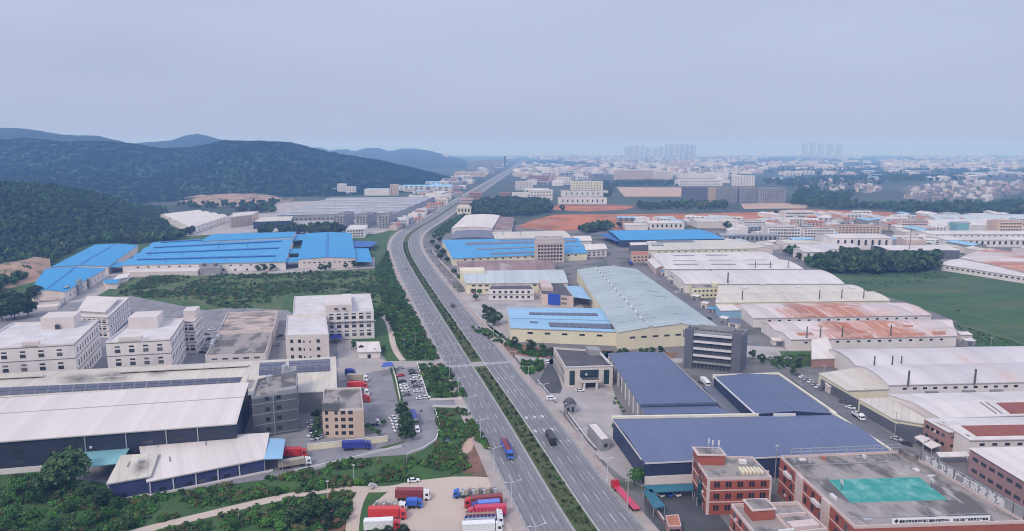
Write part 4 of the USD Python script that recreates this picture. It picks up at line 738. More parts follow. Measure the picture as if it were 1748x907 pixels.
for lab, qd in (('nearer white awning beside the brick corner block', [(1575, 757), (1590, 766), (1607, 760), (1588, 750)]), ('farther white awning beside the brick corner block', [(1560, 746), (1577, 757), (1592, 750), (1572, 742)])): canopy('canopy', lab, qd, 3.2, 'white_sheet')
canopy('canopy', 'white flat canopy with dark edge between brick and mauve workshops', [(1604, 780), (1655, 779), (1650, 771), (1598, 772)], 4, 'white_sheet')
yb = B('office_block', 'small yellow two-storey block squeezed between the white stepped halls', [(1181, 492), (1228, 491), (1223, 483.5), (1177, 484)], 8.5, cat='office block'); yb.flat_roof('cream_wall', 'roof_concrete', .7, .3); yb.windows('f', 2, 6, 1.8, 1.4, 1.6, 3.6); yb.box('stair_tower', 'cream_wall', .78, .4, .97, .9, 7.5, 10.5)
tn = B('office_block', 'cream two-storey block at the head of the lane', [(1079, 436), (1108, 435), (1106, 429), (1077, 429.5)], 8, cat='office block'); tn.flat_roof('buff_wall', 'terracotta', .7, .3); tn.windows('f', 2, 4, 2, 1.5, 1.4, 3.5)
dt = B('office_block', 'dark glass-sided block at the head of the lane', [(1076, 419), (1107, 418), (1104, 413), (1074, 413.5)], 10, cat='office block'); dt.flat_roof('dark_office', 'white_sheet', .5, .3)
bl = B('shed', 'white barrel-roofed lean-to in front of the double-arched hall', [(1120, 459), (1138, 456), (1122, 443), (1106, 444)], 6, cat='shed'); bl.arch('pink_wall', 'white_roof', 1.5, 't')
ls = B('shed', 'pale blue-grey shed between the lane and the rusty halls', [(1231, 531), (1275, 529), (1255, 520), (1221, 521)], 6, cat='shed'); ls.mono('sky_blue_roof', 'white_sheet', 6.3, over=.2)
for i, (u, v, w_, d_, m_) in enumerate([(1110, 452, 5, 4, 'white_sheet'), (1128, 470, 6, 4, 'blue_roof_light'), (1142, 484, 5, 4, 'white_sheet'), (1160, 497, 6, 4, 'cream_roof'), (1180, 512, 6, 4, 'white_sheet'), (1196, 526, 5, 4, 'white_sheet'), (1208, 533, 5, 3, 'blue_roof_light'), (1243, 558, 7, 5, 'slate_roof'), (1228, 552, 5, 4, 'white_sheet'), (1320, 590, 9, 5, 'white_sheet'), (1338, 592, 8, 4, 'cream_roof'), (1436, 592, 6, 3, 'galvanised'), (1452, 591, 5, 3, 'mid_grey_wall'), (1478, 590, 7, 3, 'white_sheet'), (1505, 589, 9, 3.5, 'teal_sheet'), (1535, 589, 8, 3.5, 'blue_roof'), (1570, 588, 7, 3, 'mid_grey_wall'), (1640, 582, 7, 5, 'white_sheet'), (1648, 590, 6, 4, 'white_worn'), (1414, 672, 5, 4, 'white_sheet'), (1500, 724, 6, 4, 'mid_grey_wall')]):
    q = at(u, v); e_ = np.array([math.cos(-.75), math.sin(-.75)]) if u < 1260 else np.array([1, 0]); n_2 = np.array([-e_[1], e_[0]]); b = Building('lean_to_shed', f'small {dict(white_sheet="white", blue_roof_light="light blue", cream_roof="cream", slate_roof="slate", galvanised="silvery", mid_grey_wall="grey", teal_sheet="turquoise", blue_roof="bright blue", white_worn="worn white")[m_]} roofed lean-to in the lanes of the right estate, {nth(i)} from the left', [q, q + e_ * w_, q + e_ * w_ + n_2 * d_, q + n_2 * d_], 3.0 + (i % 3) * .5, cat='shed', world=True)
    b.mono('pale_wall' if i % 2 else 'mid_grey_wall', m_, b.h + .5, over=.3); b.panel('opening', 'dark_office', 'f', w_ * .2, w_ * .7, 0, 2.3)
rq = random.Random(4)
for b, n in ((RB[4], 9), (RB[5], 13)):
    for k in range(n):
        hf = .5 if b is RB[4] else rq.choice((0, .5)); u = rq.uniform(.02, .86); t = hf * rq.choice((0, 1)) + (.02 if b is RB[5] else .04); wd = rq.uniform(.04, .13); q0 = t + rq.uniform(0, .10); q1 = min(q0 + rq.uniform(.06, .13), t + (.22 if b is RB[5] else .42))
        b.patch('rusty_sheet', 'rust_sheet' if rq.random() < .6 else 'rust_pale', u, q0, u + wd, q1, .05 + .004 * k, .02)
# red brick complex
k1 = B('brick_block', 'red brick three-storey block with cluttered roof beside the car park', [(1209, 817), (1318, 814.5), (1285, 779.5), (1183, 777)], 13, cat='office block'); k1.flat_roof('brick_red', 'roof_concrete', .9, .35, 'trim_pink')
k1.windows('f', 3, 5, 1.9, 2.0, 1.5, 4.1, .05, .04, frame='brick_red'); k1.windows('l', 3, 4, 1.5, 2.0, 1.5, 4.1, .05, .25); k1.bands('f', (4.4, 8.5), 'trim_pink', .35, .15); k1.bands('l', (4.4, 8.5), 'trim_pink', .35, .15)
for f in 'fl':
    L_ = np.linalg.norm(np.subtract(*k1.face(f)))
    for x in (0, L_ - .7): k1.panel('corner_quoin', 'trim_pink', f, x, x + .7, 0, 12.1, -.05, .12)
k1.panel('stair_glass', 'glass_teal', 'l', 8, 12, 0, 9, -.05, .3); k1.box('stair_tower', 'brick_red', 0, .66, .44, 1.0, 12, 15.6); k1.box('stair_tower_cap', 'trim_pink', -.02, .64, .46, 1.02, 15.6, 16.0); k1.box('stair_tower_roof', 'roof_concrete', .02, .68, .42, .98, 16.0, 16.06)
for i in range(6): k1.box('roof_duct', 'cream_wall', .60 + .06 * i, .22, .635 + .06 * i, .46, 12.2, 13.2)
for u, t, s_ in ((.56, .75, .08), (.7, .72, .12), (.85, .7, .07), (.3, .3, .05), (.5, .2, .04), (.15, .25, .05), (.9, .5, .06)): k1.box('roof_unit', 'trim_white' if s_ > .1 else 'mid_grey_wall', u, t, u + s_, t + s_ * .8, 12.1, 13.3)
for i, (u, t, z) in enumerate(((.2, .8, 5), (.28, .85, 4), (.35, .75, 4.6), (.40, .9, 3.6))): p = k1.L(u, t); k1.add('antenna', MB().tube((*p, 15.8), (*p, 15.8 + z), .06, .06, 5).box(p[0] - .25, p[1] - .15, 15.8 + z - 1.6, p[0] + .25, p[1] + .15, 15.8 + z), 'trim_white')
k2 = B('brick_block', 'red brick block with stepped parapets and small roof tower at the bottom edge', [(1292, 915), (1412, 902), (1361, 856), (1248, 860)], 12, cat='office block'); k2.flat_roof('brick_red', 'roof_concrete', 1.1, .4, 'trim_pink'); k2.windows('l', 3, 4, 1.5, 2, 1.2, 3.8); k2.bands('l', (4, 8), 'trim_pink', .35, .15)
k2.box('stair_tower', 'brick_red', .14, .52, .46, .86, 10.8, 14.2); k2.box('stair_tower_cap', 'trim_pink', .12, .50, .48, .88, 14.2, 14.6); k2.box('stair_tower_roof', 'roof_concrete', .15, .53, .45, .85, 14.6, 14.66)
k2.box('low_wall', 'trim_pink', .50, .08, .52, .60, 10.8, 11.9); k2.box('low_wall', 'trim_pink', .52, .58, .95, .61, 10.8, 11.9); k2.box('roof_room', 'trim_pink', .55, .10, .93, .30, 10.8, 12.4)
k2.panel('roof_sign', 'banner_white', 'f', k2.W * .30, k2.W * .52, 12.1, 13.1, -.2, .0)
k3 = B('brick_block', 'large red brick block with a green sports court on its flat roof', [(1459, 898), (1752, 889), (1546, 769), (1332, 778)], 14, cat='office block'); k3.flat_roof('brick_red', 'roof_concrete', .9, .35, 'trim_pink')
k3.windows('l', 3, 9, 1.6, 2.0, 1.6, 4.3, .04, .04); k3.bands('l', (4.8, 9.1), 'trim_pink', .35, .15)
for x in (.27, .62): k3.panel('pilaster', 'trim_pink', 'l', k3.D * x, k3.D * x + 4, 0, 13.8, -.05, .7)
for x, z in ((.10, 9.6), (.5, 9.6), (.82, 5.2)): k3.panel('balcony', 'trim_white', 'l', k3.D * x, k3.D * x + 4.5, z, z + 1.1, -.05, 1.1)
c4 = [at(u, v, 13.15) for u, v in ((1453, 858.5), (1618, 853.5), (1568, 816.5), (1414, 819))]
lc = lambda p: tuple((np.array(p) - k3.o) @ np.array([[math.cos(k3.a), -math.sin(k3.a)], [math.sin(k3.a), math.cos(k3.a)]]))
Q = np.array([lc(p) for p in c4]); e1 = Q[1] - Q[0]; L1 = np.linalg.norm(e1); e1 /= L1; e2 = np.array([-e1[1], e1[0]]); W1 = abs((Q[3] - Q[0]) @ e2)
cq = lambda x, y: tuple(Q[0] + e1 * x + e2 * y + np.array([(x / L1) * 0, 0]) + (y / W1) * e1 * ((Q[3] - Q[0]) @ e1))
def court_strip(pts, w=.09, z=13.17):
    mb = MB()
    for a, c in zip(pts[:-1], pts[1:]):
        a, c = np.array(cq(*a)), np.array(cq(*c)); d = (c - a) / (np.linalg.norm(c - a) + 1e-9); n = np.array([-d[1], d[0]]) * w / 2
        mb.quad((*(a - n), z), (*(c - n), z), (*(c + n), z), (*(a + n), z))
    k3.add('court_line', mb, 'court_line')
k3.add('sports_court', MB().quad(*[(*cq(*p), 13.15) for p in ((0, 0), (L1, 0), (L1, W1), (0, W1))]), 'court_green')
court_strip([(.2, .2), (L1 - .2, .2), (L1 - .2, W1 - .2), (.2, W1 - .2), (.2, .2)]); court_strip([(L1 / 2, .2), (L1 / 2, W1 - .2)])
for s_ in (0, 1):
    X = lambda x: x if s_ == 0 else L1 - x
    court_strip([(X(1.5 + 6.4 * math.cos(t)), W1 / 2 + 6.4 * math.sin(t)) for t in np.linspace(-math.pi / 2, math.pi / 2, 17)]); court_strip([(X(0), W1 / 2 - 2.4), (X(5.8), W1 / 2 - 2.4), (X(5.8), W1 / 2 + 2.4), (X(0), W1 / 2 + 2.4)])
court_strip([(L1 / 2 + 1.8 * math.cos(t), W1 / 2 + 1.8 * math.sin(t)) for t in np.linspace(0, 2 * math.pi, 21)])
for u, t, du, dt, z, m_ in ((.05, .90, .03, .05, 1.2, 'mid_grey_wall'), (.12, .93, .05, .03, .6, 'trim_white'), (.30, .93, .02, .03, 1.0, 'terracotta'), (.55, .92, .04, .03, .7, 'mid_grey_wall'), (.62, .93, .015, .03, 1.0, 'trim_white'), (.85, .70, .03, .04, .5, 'trim_white'), (.88, .62, .05, .02, .25, 'white_sheet'), (.90, .40, .03, .05, .4, 'mid_grey_wall'), (.06, .35, .02, .06, .9, 'trim_white'), (.10, .08, .05, .02, .5, 'galvanised')): k3.box('roof_clutter', m_, u, t, u + du, t + dt, 13.0, 13.1 + z)
for t in (.12, .86): k3.add('roof_pipe', MB().tube(k3.q(.04, t, 13.3), k3.q(.9, t, 13.3), .09, .09, 6), 'galvanised')
for x_ in (0.6, L1 - .6): k3.add('hoop_post', MB().tube((*cq(x_, W1 / 2), 13.1), (*cq(x_, W1 / 2), 16.2), .1, .08, 6), 'dark_metal'); k3.add('backboard', MB().box(cq(x_, W1 / 2)[0] - .06, cq(x_, W1 / 2)[1] - .9, 15.6, cq(x_, W1 / 2)[0] + .06, cq(x_, W1 / 2)[1] + .9, 16.7), 'trim_white')
k3.box('roof_store', 'roof_concrete', .93, .86, .995, .985, 13, 15.2)
# rooftop railing (far side) and lettered fence (right side), part by part
Lb = np.linalg.norm(k3.P[2] - k3.P[3]); Lr = np.linalg.norm(k3.P[2] - k3.P[1])
for i in range(13): k3.panel('rail_post', 'galvanised', 'b', 2 + i * (Lb - 6) / 12, 2.25 + i * (Lb - 6) / 12, 13.9, 16.4, -.35, -.1)
for z in (15.2, 16.3): k3.panel('rail', 'galvanised', 'b', 2, Lb - 4, z, z + .15, -.3, -.12)
GL = '广东研发生产基地创新'
def glyph(ch, size, depth=.05, bold=2):
    """One character as a flat solid, lower left corner at the origin."""
    from PIL import Image, ImageDraw, ImageFont
    from shapely import box, union_all
    fp = [f for f in glob.glob('/opt/blender-*/*/datafiles/fonts/*.woff2') if 'CJK' in f]
    ft = ImageFont.truetype(fp[0], 40); im = Image.new('L', (48, 52)); ImageDraw.Draw(im).text((4, 44), ch, 255, ft, anchor='ls', stroke_width=bold)
    on = np.pad(np.asarray(im) > 127, ((0, 0), (1, 1))).astype(np.int8); r, s0 = np.nonzero(np.diff(on, axis=1) == 1); e0 = np.nonzero(np.diff(on, axis=1) == -1)[1]
    if not len(r): return None
    sh_ = union_all(box(s0, -r - 1, e0, -r)).buffer(.5).buffer(-.5).simplify(.6); k = size / 40
    ms = [trimesh.creation.extrude_polygon(g_, depth, engine='earcut') for g_ in getattr(sh_, 'geoms', [sh_])]; m_ = trimesh.util.concatenate(ms)
    return np.column_stack([m_.vertices[:, 0] * k, (m_.vertices[:, 1] + 46) * k, m_.vertices[:, 2]]), m_.faces
def face_text(b, f, text, x0, z0, size, d, m, name, pitch=None, rev=False):
    A, Bp = b.face(f); L = np.linalg.norm(Bp - A); e = (Bp - A) / L; n = np.array([e[1], -e[0]])
    if rev: e, n, A, x0 = -e, -n, Bp, x0
    for i, ch in enumerate(text):
        g_ = glyph(ch, size) if ch != ' ' else None
        if g_ is None: continue
        v = g_[0]; X = x0 + i * (pitch or size * 1.05) + v[:, 0]
        P = A + np.outer(X, e) + np.outer(d + v[:, 2], n); b.add(name, (np.column_stack([P, z0 + v[:, 1]]), g_[1]), m)
for i in range(12): k3.panel('fence_post', 'dark_metal', 'r', .5 + i * (Lr - 8) / 11, .75 + i * (Lr - 8) / 11, 13.9, 17.4, -.35, -.1)
for z in (14.1, 17.2): k3.panel('fence_rail', 'galvanised', 'r', .5, Lr - 7, z, z + .15, -.3, -.12)
k3.panel('fence_mesh', 'mid_grey_wall', 'r', .5, Lr - 7, 14.2, 17.2, -.24, -.20)
face_text(k3, 'r', '五金卫浴广东研发基地', 9.0, 14.2, 2.9, .38, 'trim_white', 'fence_letter', pitch=(Lr - 16) / 10, rev=True)
bx0, bx1 = k3.W * .22, k3.W * .79
k3.panel('banner', 'banner_white', 'f', bx0, bx1, 14.05, 15.75, -.5, -.4)
TXT = '国家住宅与居住环境工程技术研究中心 五金卫浴广东研发生产基地'
pit = (bx1 - bx0 - 2.6) / len(TXT)
face_text(k3, 'f', '◆', bx0 + .5, 14.3, 1.2, -.42, 'ink', 'emblem'); face_text(k3, 'f', TXT, bx0 + 2.0, 14.32, min(pit * .98, 1.2), -.42, 'ink', 'banner_letter', pitch=pit)
# car park shelters, gatehouse
canopy('carport', 'dark teal carport roof along the white wall of the front slate hall', [(1112, 841), (1184, 837), (1184, 826), (1098, 829)], 3.2, 'teal_dark', cat='carport'); canopy('carport', 'dark teal carport roof along the road-side fence', [(1116, 868), (1136, 864), (1112, 835), (1098, 838)], 3.2, 'teal_dark', cat='carport')
gh = B('gatehouse', 'small brick gatehouse with terracotta roof at the car park entrance', [(1141, 898), (1163, 897), (1158, 878), (1136, 880)], 4, cat='gatehouse'); gh.flat_roof('brick_pink', 'terracotta', .3, .2, 'trim_pink'); gh.windows('f', 1, 2, 1.6, 2.2, .6, 0)
canopy('porch', 'blue glass porch on the left side of the brick block', [(1190, 848), (1200, 856), (1200, 845), (1185, 838)], 3.5, 'glass_teal', cat='porch')
wall('brick pillared fence wall along the car park', [(1104, 852), (1122, 876), (1140, 903)], 1.2, 'brick_pink')
gt = B('gatehouse', 'small arched gatehouse with dark roof at the marble office entrance', [(965, 692), (983, 690), (979, 683), (963, 685)], 4.5, cat='gatehouse'); gt.arch('mid_grey_wall', 'roof_tar', 1.2, 't'); gt.windows('f', 1, 2, 1.2, 2.4, .8, 0)
wb = B('site_cabin', 'long white cabin with white roof beside the slate front hall', [(1026, 751), (1041, 748.5), (1018, 722), (1003, 724)], 5, cat='cabin'); wb.flat_roof('mid_grey_wall', 'white_sheet', .2); wb.panel('window', 'glass', 'f', 1.4, 3.0, 1.5, 3)
wall('dark railing wall round the marble office forecourt', [(965, 702), (985, 730), (1005, 757), (1022, 775)], 1.3, 'dark_office'); wall('dark wall on the left of the tarmac apron', [(918, 652), (935, 672), (950, 690)], 1.0, 'dark_office')
wall('cream wall along the far kerb by the blue works on the right', [(738, 430), (752, 448), (775, 472), (800, 500), (815, 515)], 2.2, 'pink_wall')
wall('brick wall beside the pavement near the pale blue-roofed hall', [(812, 538), (830, 560), (850, 578), (868, 592)], 2.0, 'pink_wall')

# ---------------------------------------------------------------- the town beyond
def block(name, label, u0, u1, vt, vb, depth, wall, roof, rows=0, cols=0, cat='building', kind='flat', skew=0.0, group=None, win='glass', ww=2.6):
    """A building whose front stands on the ground from (u0, vb) to (u1, vb) and reaches up to row vt."""
    h = EYE * (vb - vt) / (vb - Y0); A, Bq = at(u0, vb), at(u1, vb); e = (Bq - A) / np.linalg.norm(Bq - A); n = np.array([-e[1], e[0]])
    sh = e * skew * depth; b = Building(name, label, [A, Bq, Bq + n * depth + sh, A + n * depth + sh], h, cat=cat, group=group, world=True)
    if kind == 'flat': b.flat_roof(wall, roof, min(1.0, h * .1), .4)
    elif kind == 'gable': b.h = h * .88; b.gable(wall, roof, h * .12, 's', over=.5)
    else: b.arch(wall, roof, h * .2, 's')
    if rows: b.windows('f', rows, cols, ww, h / rows * .42, h / rows * .32, h / rows * .95, .04, .04, m=win)
    return b
for a in [
    ('dormitory', 'white four-storey block with rows of windows right of the far road', 880, 909, 310, 325, 22, 'white_wall', 'roof_concrete', 4, 9),
    ('dormitory', 'white dark-roofed block with tall window bays near the dark tree belt', 904, 943, 325, 342, 18, 'white_wall', 'roof_tar', 3, 7),
    ('dormitory', 'dull red dormitory block beside the far tree-lined road', 902, 938, 300, 313, 25, 'brick_pink', 'roof_concrete', 4, 9),
    ('factory_hall', 'white block with stepped roof in the far industrial estate', 950, 975, 303, 316, 25, 'white_wall', 'roof_concrete_pale', 3, 6),
    ('factory_hall', 'pale cream-green workshop block in the far estate', 975, 1029, 310, 324.5, 25, 'cream_wall', 'roof_concrete_pale', 3, 10),
    ('factory_hall', 'long dark-roofed hall behind the white slotted hall', 959, 1038, 326, 336, 40, 'white_wall', 'roof_tar', 1, 8),
    ('factory_hall', 'white long hall with a dark slot window beside the red earth', 953, 1036, 338, 349, 18, 'white_wall', 'roof_concrete_pale', 1, 9),
    ('factory_hall', 'low hall with faded teal roof beside the tree belt', 874, 902, 329, 337, 25, 'white_wall', 'teal_sheet', 0, 0),
    ('dormitory', 'long pink dormitory row behind the tan field', 1049, 1116, 291, 309, 25, 'pink_wall', 'brown_roof', 5, 18),
    ('dormitory', 'pale dormitory continuing the pink row', 1117, 1148, 293, 307, 25, 'pale_wall', 'roof_concrete', 5, 8),
    ('factory_hall', 'broad white hall right of the tan field', 1156, 1233, 307, 318, 40, 'white_wall', 'roof_concrete_pale', 2, 14),
    ('factory_hall', 'wide pale roof behind the broad white hall', 1160, 1243, 297, 305, 60, 'white_wall', 'cream_roof', 0, 0),
    ('office_block', 'bright white five-storey office on the far right estate', 1252, 1288, 300, 318, 25, 'white_wall', 'roof_concrete_pale', 5, 7),
    ('apartment_block', 'netted dark building under construction beside the grey apartments', 1167, 1207, 320, 345, 25, 'dark_office', 'roof_concrete', 0, 0),
    ('apartment_block', 'tan slab between the netted building and the grey apartments', 1208, 1225, 321, 345, 20, 'buff_wall', 'roof_concrete', 6, 4),
    ('apartment_block', 'grey apartment block, first of the row from the tan slab', 1226, 1258, 320, 346, 22, 'mid_grey_wall', 'roof_concrete', 7, 8),
    ('apartment_block', 'grey apartment block, second of the row from the tan slab', 1262, 1290, 320, 346, 22, 'mid_grey_wall', 'roof_concrete', 7, 7),
    ('apartment_block', 'grey apartment block, third of the row from the tan slab', 1295, 1340, 321, 347, 22, 'mid_grey_wall', 'roof_concrete', 7, 11),
    ('dormitory', 'pinkish block on the skyline plain above the pink dormitory row', 1147, 1179, 276, 287, 40, 'pink_wall', 'roof_concrete', 4, 6),
    ('factory_hall', 'white hall left of the far road behind the many-ridged hall', 622, 665, 323, 334, 40, 'white_wall', 'sky_blue_roof', 0, 0),
    ('office_block', 'buff block between the pale halls left of the far road', 666, 679, 315, 334, 20, 'buff_wall', 'roof_concrete', 5, 3),
    ('factory_hall', 'pale hall with light blue roof at the foot of the wooded hill', 680, 735, 318, 327, 50, 'white_wall', 'blue_roof_light', 1, 9),
    ('factory_hall', 'small hall with bright blue roof at the foot of the hill', 548, 572, 321, 329, 40, 'white_wall', 'blue_roof', 0, 0),
    ('house', 'white house cluster block at the foot of the wooded hill', 576, 590, 314, 330, 18, 'white_wall', 'roof_concrete_pale', 4, 3),
    ('house', 'lower white house beside the cluster block under the hill', 591, 606, 319, 331, 18, 'white_wall', 'roof_concrete_pale', 3, 3),
    ('factory_hall', 'beige long hall left of the far road near the grey towers', 776, 829, 294, 302, 60, 'buff_wall', 'cream_roof', 1, 12),
    ('shop_row', 'pink-red roadside block with a ramped roof', 801, 822, 329, 344, 40, 'brick_pink', 'brick_pink', 3, 5),
    ('shop_row', 'pink banded roadside block nearer the road bend', 785, 806, 340, 354, 40, 'pink_wall', 'brick_pink', 3, 6),
    ('shop_row', 'beige low roadside hall before the dark tree belt', 780, 804, 353, 366, 35, 'cream_wall', 'cream_roof', 1, 4),
    ('shop_row', 'terracotta block at the edge of the dark tree belt', 853, 872, 329, 343, 22, 'brick_pink', 'terracotta', 4, 5),
    ('shop_row', 'low wide pale roof behind the dark tree belt', 815, 852, 342, 350, 40, 'pale_wall', 'cream_roof', 0, 0),
    ('dormitory', 'white long block at the edge of the red earth on the right', 1339, 1391, 361, 378, 20, 'white_wall', 'roof_concrete_pale', 3, 12),
    ('dormitory', 'white four-storey dormitory behind the blue hall, left of a pair', 1310, 1367, 389, 412, 25, 'white_wall', 'roof_concrete', 4, 11),
    ('dormitory', 'white and grey four-storey dormitory, right of a pair', 1370, 1424, 391, 411, 25, 'white_wall', 'roof_concrete', 4, 10),
    ('dormitory', 'tan dormitory with open stairs between white and pink blocks', 1427, 1504, 386, 403, 25, 'buff_wall', 'brown_roof', 4, 12),
    ('dormitory', 'pink dormitory in front of the long white roofs', 1537, 1583, 376, 395, 25, 'pink_wall', 'roof_concrete', 4, 9),
    ('shop_row', 'teal-faced block beside the tan dormitory at the right', 1632, 1653, 382, 397, 20, 'teal_sheet', 'roof_concrete', 0, 0),
    ('dormitory', 'tall tan dormitory near the right edge', 1703, 1743, 378, 406, 25, 'buff_wall', 'brick_pink', 5, 8),
    ('dormitory', 'white block right of the blue hall behind grey sheds', 1268, 1306, 377, 396, 22, 'white_wall', 'roof_concrete', 4, 7),
    ('white_hall', 'white hall with cream front behind the dark tree belt', 1420, 1522, 404, 426, 45, 'white_wall', 'white_roof', 1, 8),
    ('office_block', 'pale pink blank block beside the long dark glass hall', 1545, 1580, 409, 432, 20, 'pink_wall', 'roof_concrete_pale', 0, 0),
    ('white_hall', 'long hall with dark glass band behind the dark tree belt', 1517, 1637, 425, 442, 40, 'dark_office', 'white_roof', 0, 0),
    ('white_hall', 'long white hall with a row of small windows, farthest right', 1586, 1800, 398, 412, 40, 'white_wall', 'white_roof', 1, 20),
    ('white_hall', 'long white hall in front of the farthest-right hall', 1612, 1850, 408, 422, 35, 'white_wall', 'white_worn', 1, 22),
    ('shed', 'grey low shed row beside the bright blue hall', 1230, 1330, 400, 415, 20, 'mid_grey_wall', 'grey_roof', 1, 12),
    ('shed', 'pale flat shed in front of the white dormitory pair', 1340, 1400, 414, 428, 30, 'white_wall', 'cream_roof', 1, 6),
    ('shed', 'pale arched shed right of the white stepped halls', 1372, 1420, 428, 446, 30, 'white_wall', 'white_worn', 1, 4),
    ('white_hall', 'white gabled hall beyond the bright blue hall', 1108, 1168, 380, 392, 40, 'white_wall', 'white_roof', 1, 7),
    ('white_hall', 'cream hall left of the white gabled hall beyond the blue roof', 1068, 1106, 384, 393, 35, 'white_wall', 'cream_roof', 0, 0),
    ('white_hall', 'tan-roofed hall right of the white gabled hall beyond the blue roof', 1190, 1262, 377, 390, 50, 'pale_wall', 'cream_roof', 0, 0)]:
    block(*a, cat={'factory_hall': 'factory', 'white_hall': 'factory', 'office_block': 'office block', 'shop_row': 'building', 'apartment_block': 'apartment block'}.get(a[0], a[0]), kind='gable' if a[0] in ('white_hall', 'shed') and a[8] != 'roof_concrete' else 'flat')
for lab, qd, h, m, n in [('white hall with rust-tan roof running to the right edge beyond the green field', [(1640, 440), (1800, 476), (1860, 452), (1690, 424)], 8, 'rust_roof', 16), ('low white hall bordering the green field on the right', [(1603, 451), (1800, 481), (1830, 464), (1640, 442)], 6, 'white_roof', 18), ('wide pale roof in the middle of the sheds right of the stepped halls', [(1372, 428), (1470, 424), (1440, 412), (1350, 414)], 6, 'white_worn', 8), ('long pale roof behind the white halls near the tall tan dormitory', [(1530, 388), (1700, 384), (1690, 374), (1500, 376)], 8, 'white_roof', 0), ('long pale blue-grey roof behind the pink dormitory at the right', [(1600, 376), (1780, 374), (1760, 366), (1580, 367)], 8, 'pale_steel_roof', 0), ('tan yard shed roof beside the long dark glass hall', [(1450, 440), (1520, 438), (1505, 430), (1440, 431)], 5, 'cream_roof', 0)]:
    b = Building('white_hall', lab, qd, h, cat='factory'); b.gable('white_wall', m, 1.4, 's', over=.3)
    if n: b.windows('f', 1, n, 2.4, 1.4, h - 3, 0)
for i, (u0, u1, vt, vb) in enumerate([(688, 697, 264, 276), (700, 709, 263, 277), (712, 722, 264, 277), (726, 737, 263, 277), (740, 752, 264, 278), (756, 766, 262, 279)]):
    block('apartment_tower', f'white hillside apartment tower, {nth(i)} from the left under the far hills', u0, u1, vt, vb, 30, 'white_wall', 'roof_concrete_pale', 8, 4, cat='tower')
for i, (u0, u1, vt, vb) in enumerate([(800, 811, 276, 290), (814, 822, 274, 290), (826, 839, 273, 290), (842, 856, 272, 288), (860, 864, 267, 287)]):
    block('apartment_tower', f'grey-blue tower left of the far road, {nth(i)} from the left' if i < 4 else 'slender dark tower at the left edge of the far road', u0, u1, vt, vb, 30, 'mid_grey_wall' if i < 4 else 'dark_office', 'roof_concrete', 7, 4, cat='tower')
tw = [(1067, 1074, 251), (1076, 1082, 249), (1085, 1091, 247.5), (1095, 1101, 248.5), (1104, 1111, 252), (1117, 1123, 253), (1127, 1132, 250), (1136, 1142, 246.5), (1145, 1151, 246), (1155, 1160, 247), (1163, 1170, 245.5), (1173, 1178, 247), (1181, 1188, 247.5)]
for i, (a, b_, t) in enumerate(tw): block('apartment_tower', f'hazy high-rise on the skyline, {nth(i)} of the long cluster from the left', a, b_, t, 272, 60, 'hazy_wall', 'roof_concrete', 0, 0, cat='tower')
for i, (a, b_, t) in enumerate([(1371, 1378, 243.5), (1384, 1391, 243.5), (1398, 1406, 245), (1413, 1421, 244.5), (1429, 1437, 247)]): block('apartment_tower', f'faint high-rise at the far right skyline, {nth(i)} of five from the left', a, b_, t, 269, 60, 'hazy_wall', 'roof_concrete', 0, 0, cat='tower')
# prototypes of small far buildings, then each copy as a thing of its own
def small(name, wall, roof, kind, label, cat, group):
    x = thing(name, label, cat, (0, 0, 0), 0, group)
    if kind == 'gable':
        obj('walls', MB().add([(-.5, -.5, 0), (.5, -.5, 0), (.5, .5, 0), (-.5, .5, 0), (-.5, -.5, .8), (.5, -.5, .8), (.5, .5, .8), (-.5, .5, .8), (-.5, 0, 1), (.5, 0, 1)], [[0, 1, 5, 4], [2, 3, 7, 6], [1, 2, 6, 5], [3, 0, 4, 7], [5, 6, 9, 5], [7, 4, 8, 7]]), wall, x)
        obj('roof', MB().quad((-.51, -.52, .8), (.51, -.52, .8), (.51, 0, 1.03), (-.51, 0, 1.03)).quad((-.51, 0, 1.03), (.51, 0, 1.03), (.51, .52, .8), (-.51, .52, .8)), roof, x)
    else:
        obj('walls', MB().box(-.5, -.5, 0, .5, .5, .97), wall, x); obj('roof', MB().box(-.47, -.46, .97, .47, .46, 1.0).box(.1, .1, 1.0, .35, .35, 1.22), roof, x)
    w = MB()
    for k in range(3):
        for c in range(4): w.box(-.42 + c * .22, -.508, .12 + k * .29, -.30 + c * .22, -.49, .26 + k * .29)
    obj('windows', w, 'glass', x, kind='stuff'); return x.GetPrim() if hasattr(x, 'GetPrim') else x
def scatter(protos, spots, labels, groups, size, seed):
    """Places copies of the prototypes, the first of each kind being the prototype itself."""
    rr = random.Random(seed); kinds = [rr.randrange(len(protos)) for _ in spots]
    for i, pr in enumerate(protos):
        for n, (u, v) in enumerate(sorted(s_ for s_, k in zip(spots, kinds) if k == i)):
            s_ = size(rr); p = at(u, v); rz = rr.choice((0, math.pi / 2)) + rr.uniform(-.25, .25); lb = f'{labels[i]}, {nth(n)} of its colour from the left'
            if n: dup(pr, lb, (*p, 0), rz, groups[i], s_)
            else:
                ops = UsdGeom.Xformable(pr).GetOrderedXformOps(); ops[0].Set((float(p[0]), float(p[1]), 0.0)); ops[1].Set(math.degrees(rz)); ops[2].Set(tuple(map(float, s_))); tag(pr, lb)
VIL = [('white_wall', 'roof_concrete_pale', 'white flat-roofed village house'), ('pink_wall', 'brown_roof', 'pinkish brown-roofed village house'), ('mid_grey_wall', 'roof_concrete', 'grey concrete village house'), ('mid_grey_wall', 'brown_roof', 'grey village house with brown tiled roof')]
vp = [small('village_house', w_, r_, 'flat' if i % 2 == 0 else 'gable', lb, 'house', 'crowded village houses on the plain at the right') for i, (w_, r_, lb) in enumerate(VIL)]
rv = random.Random(5); spots = []
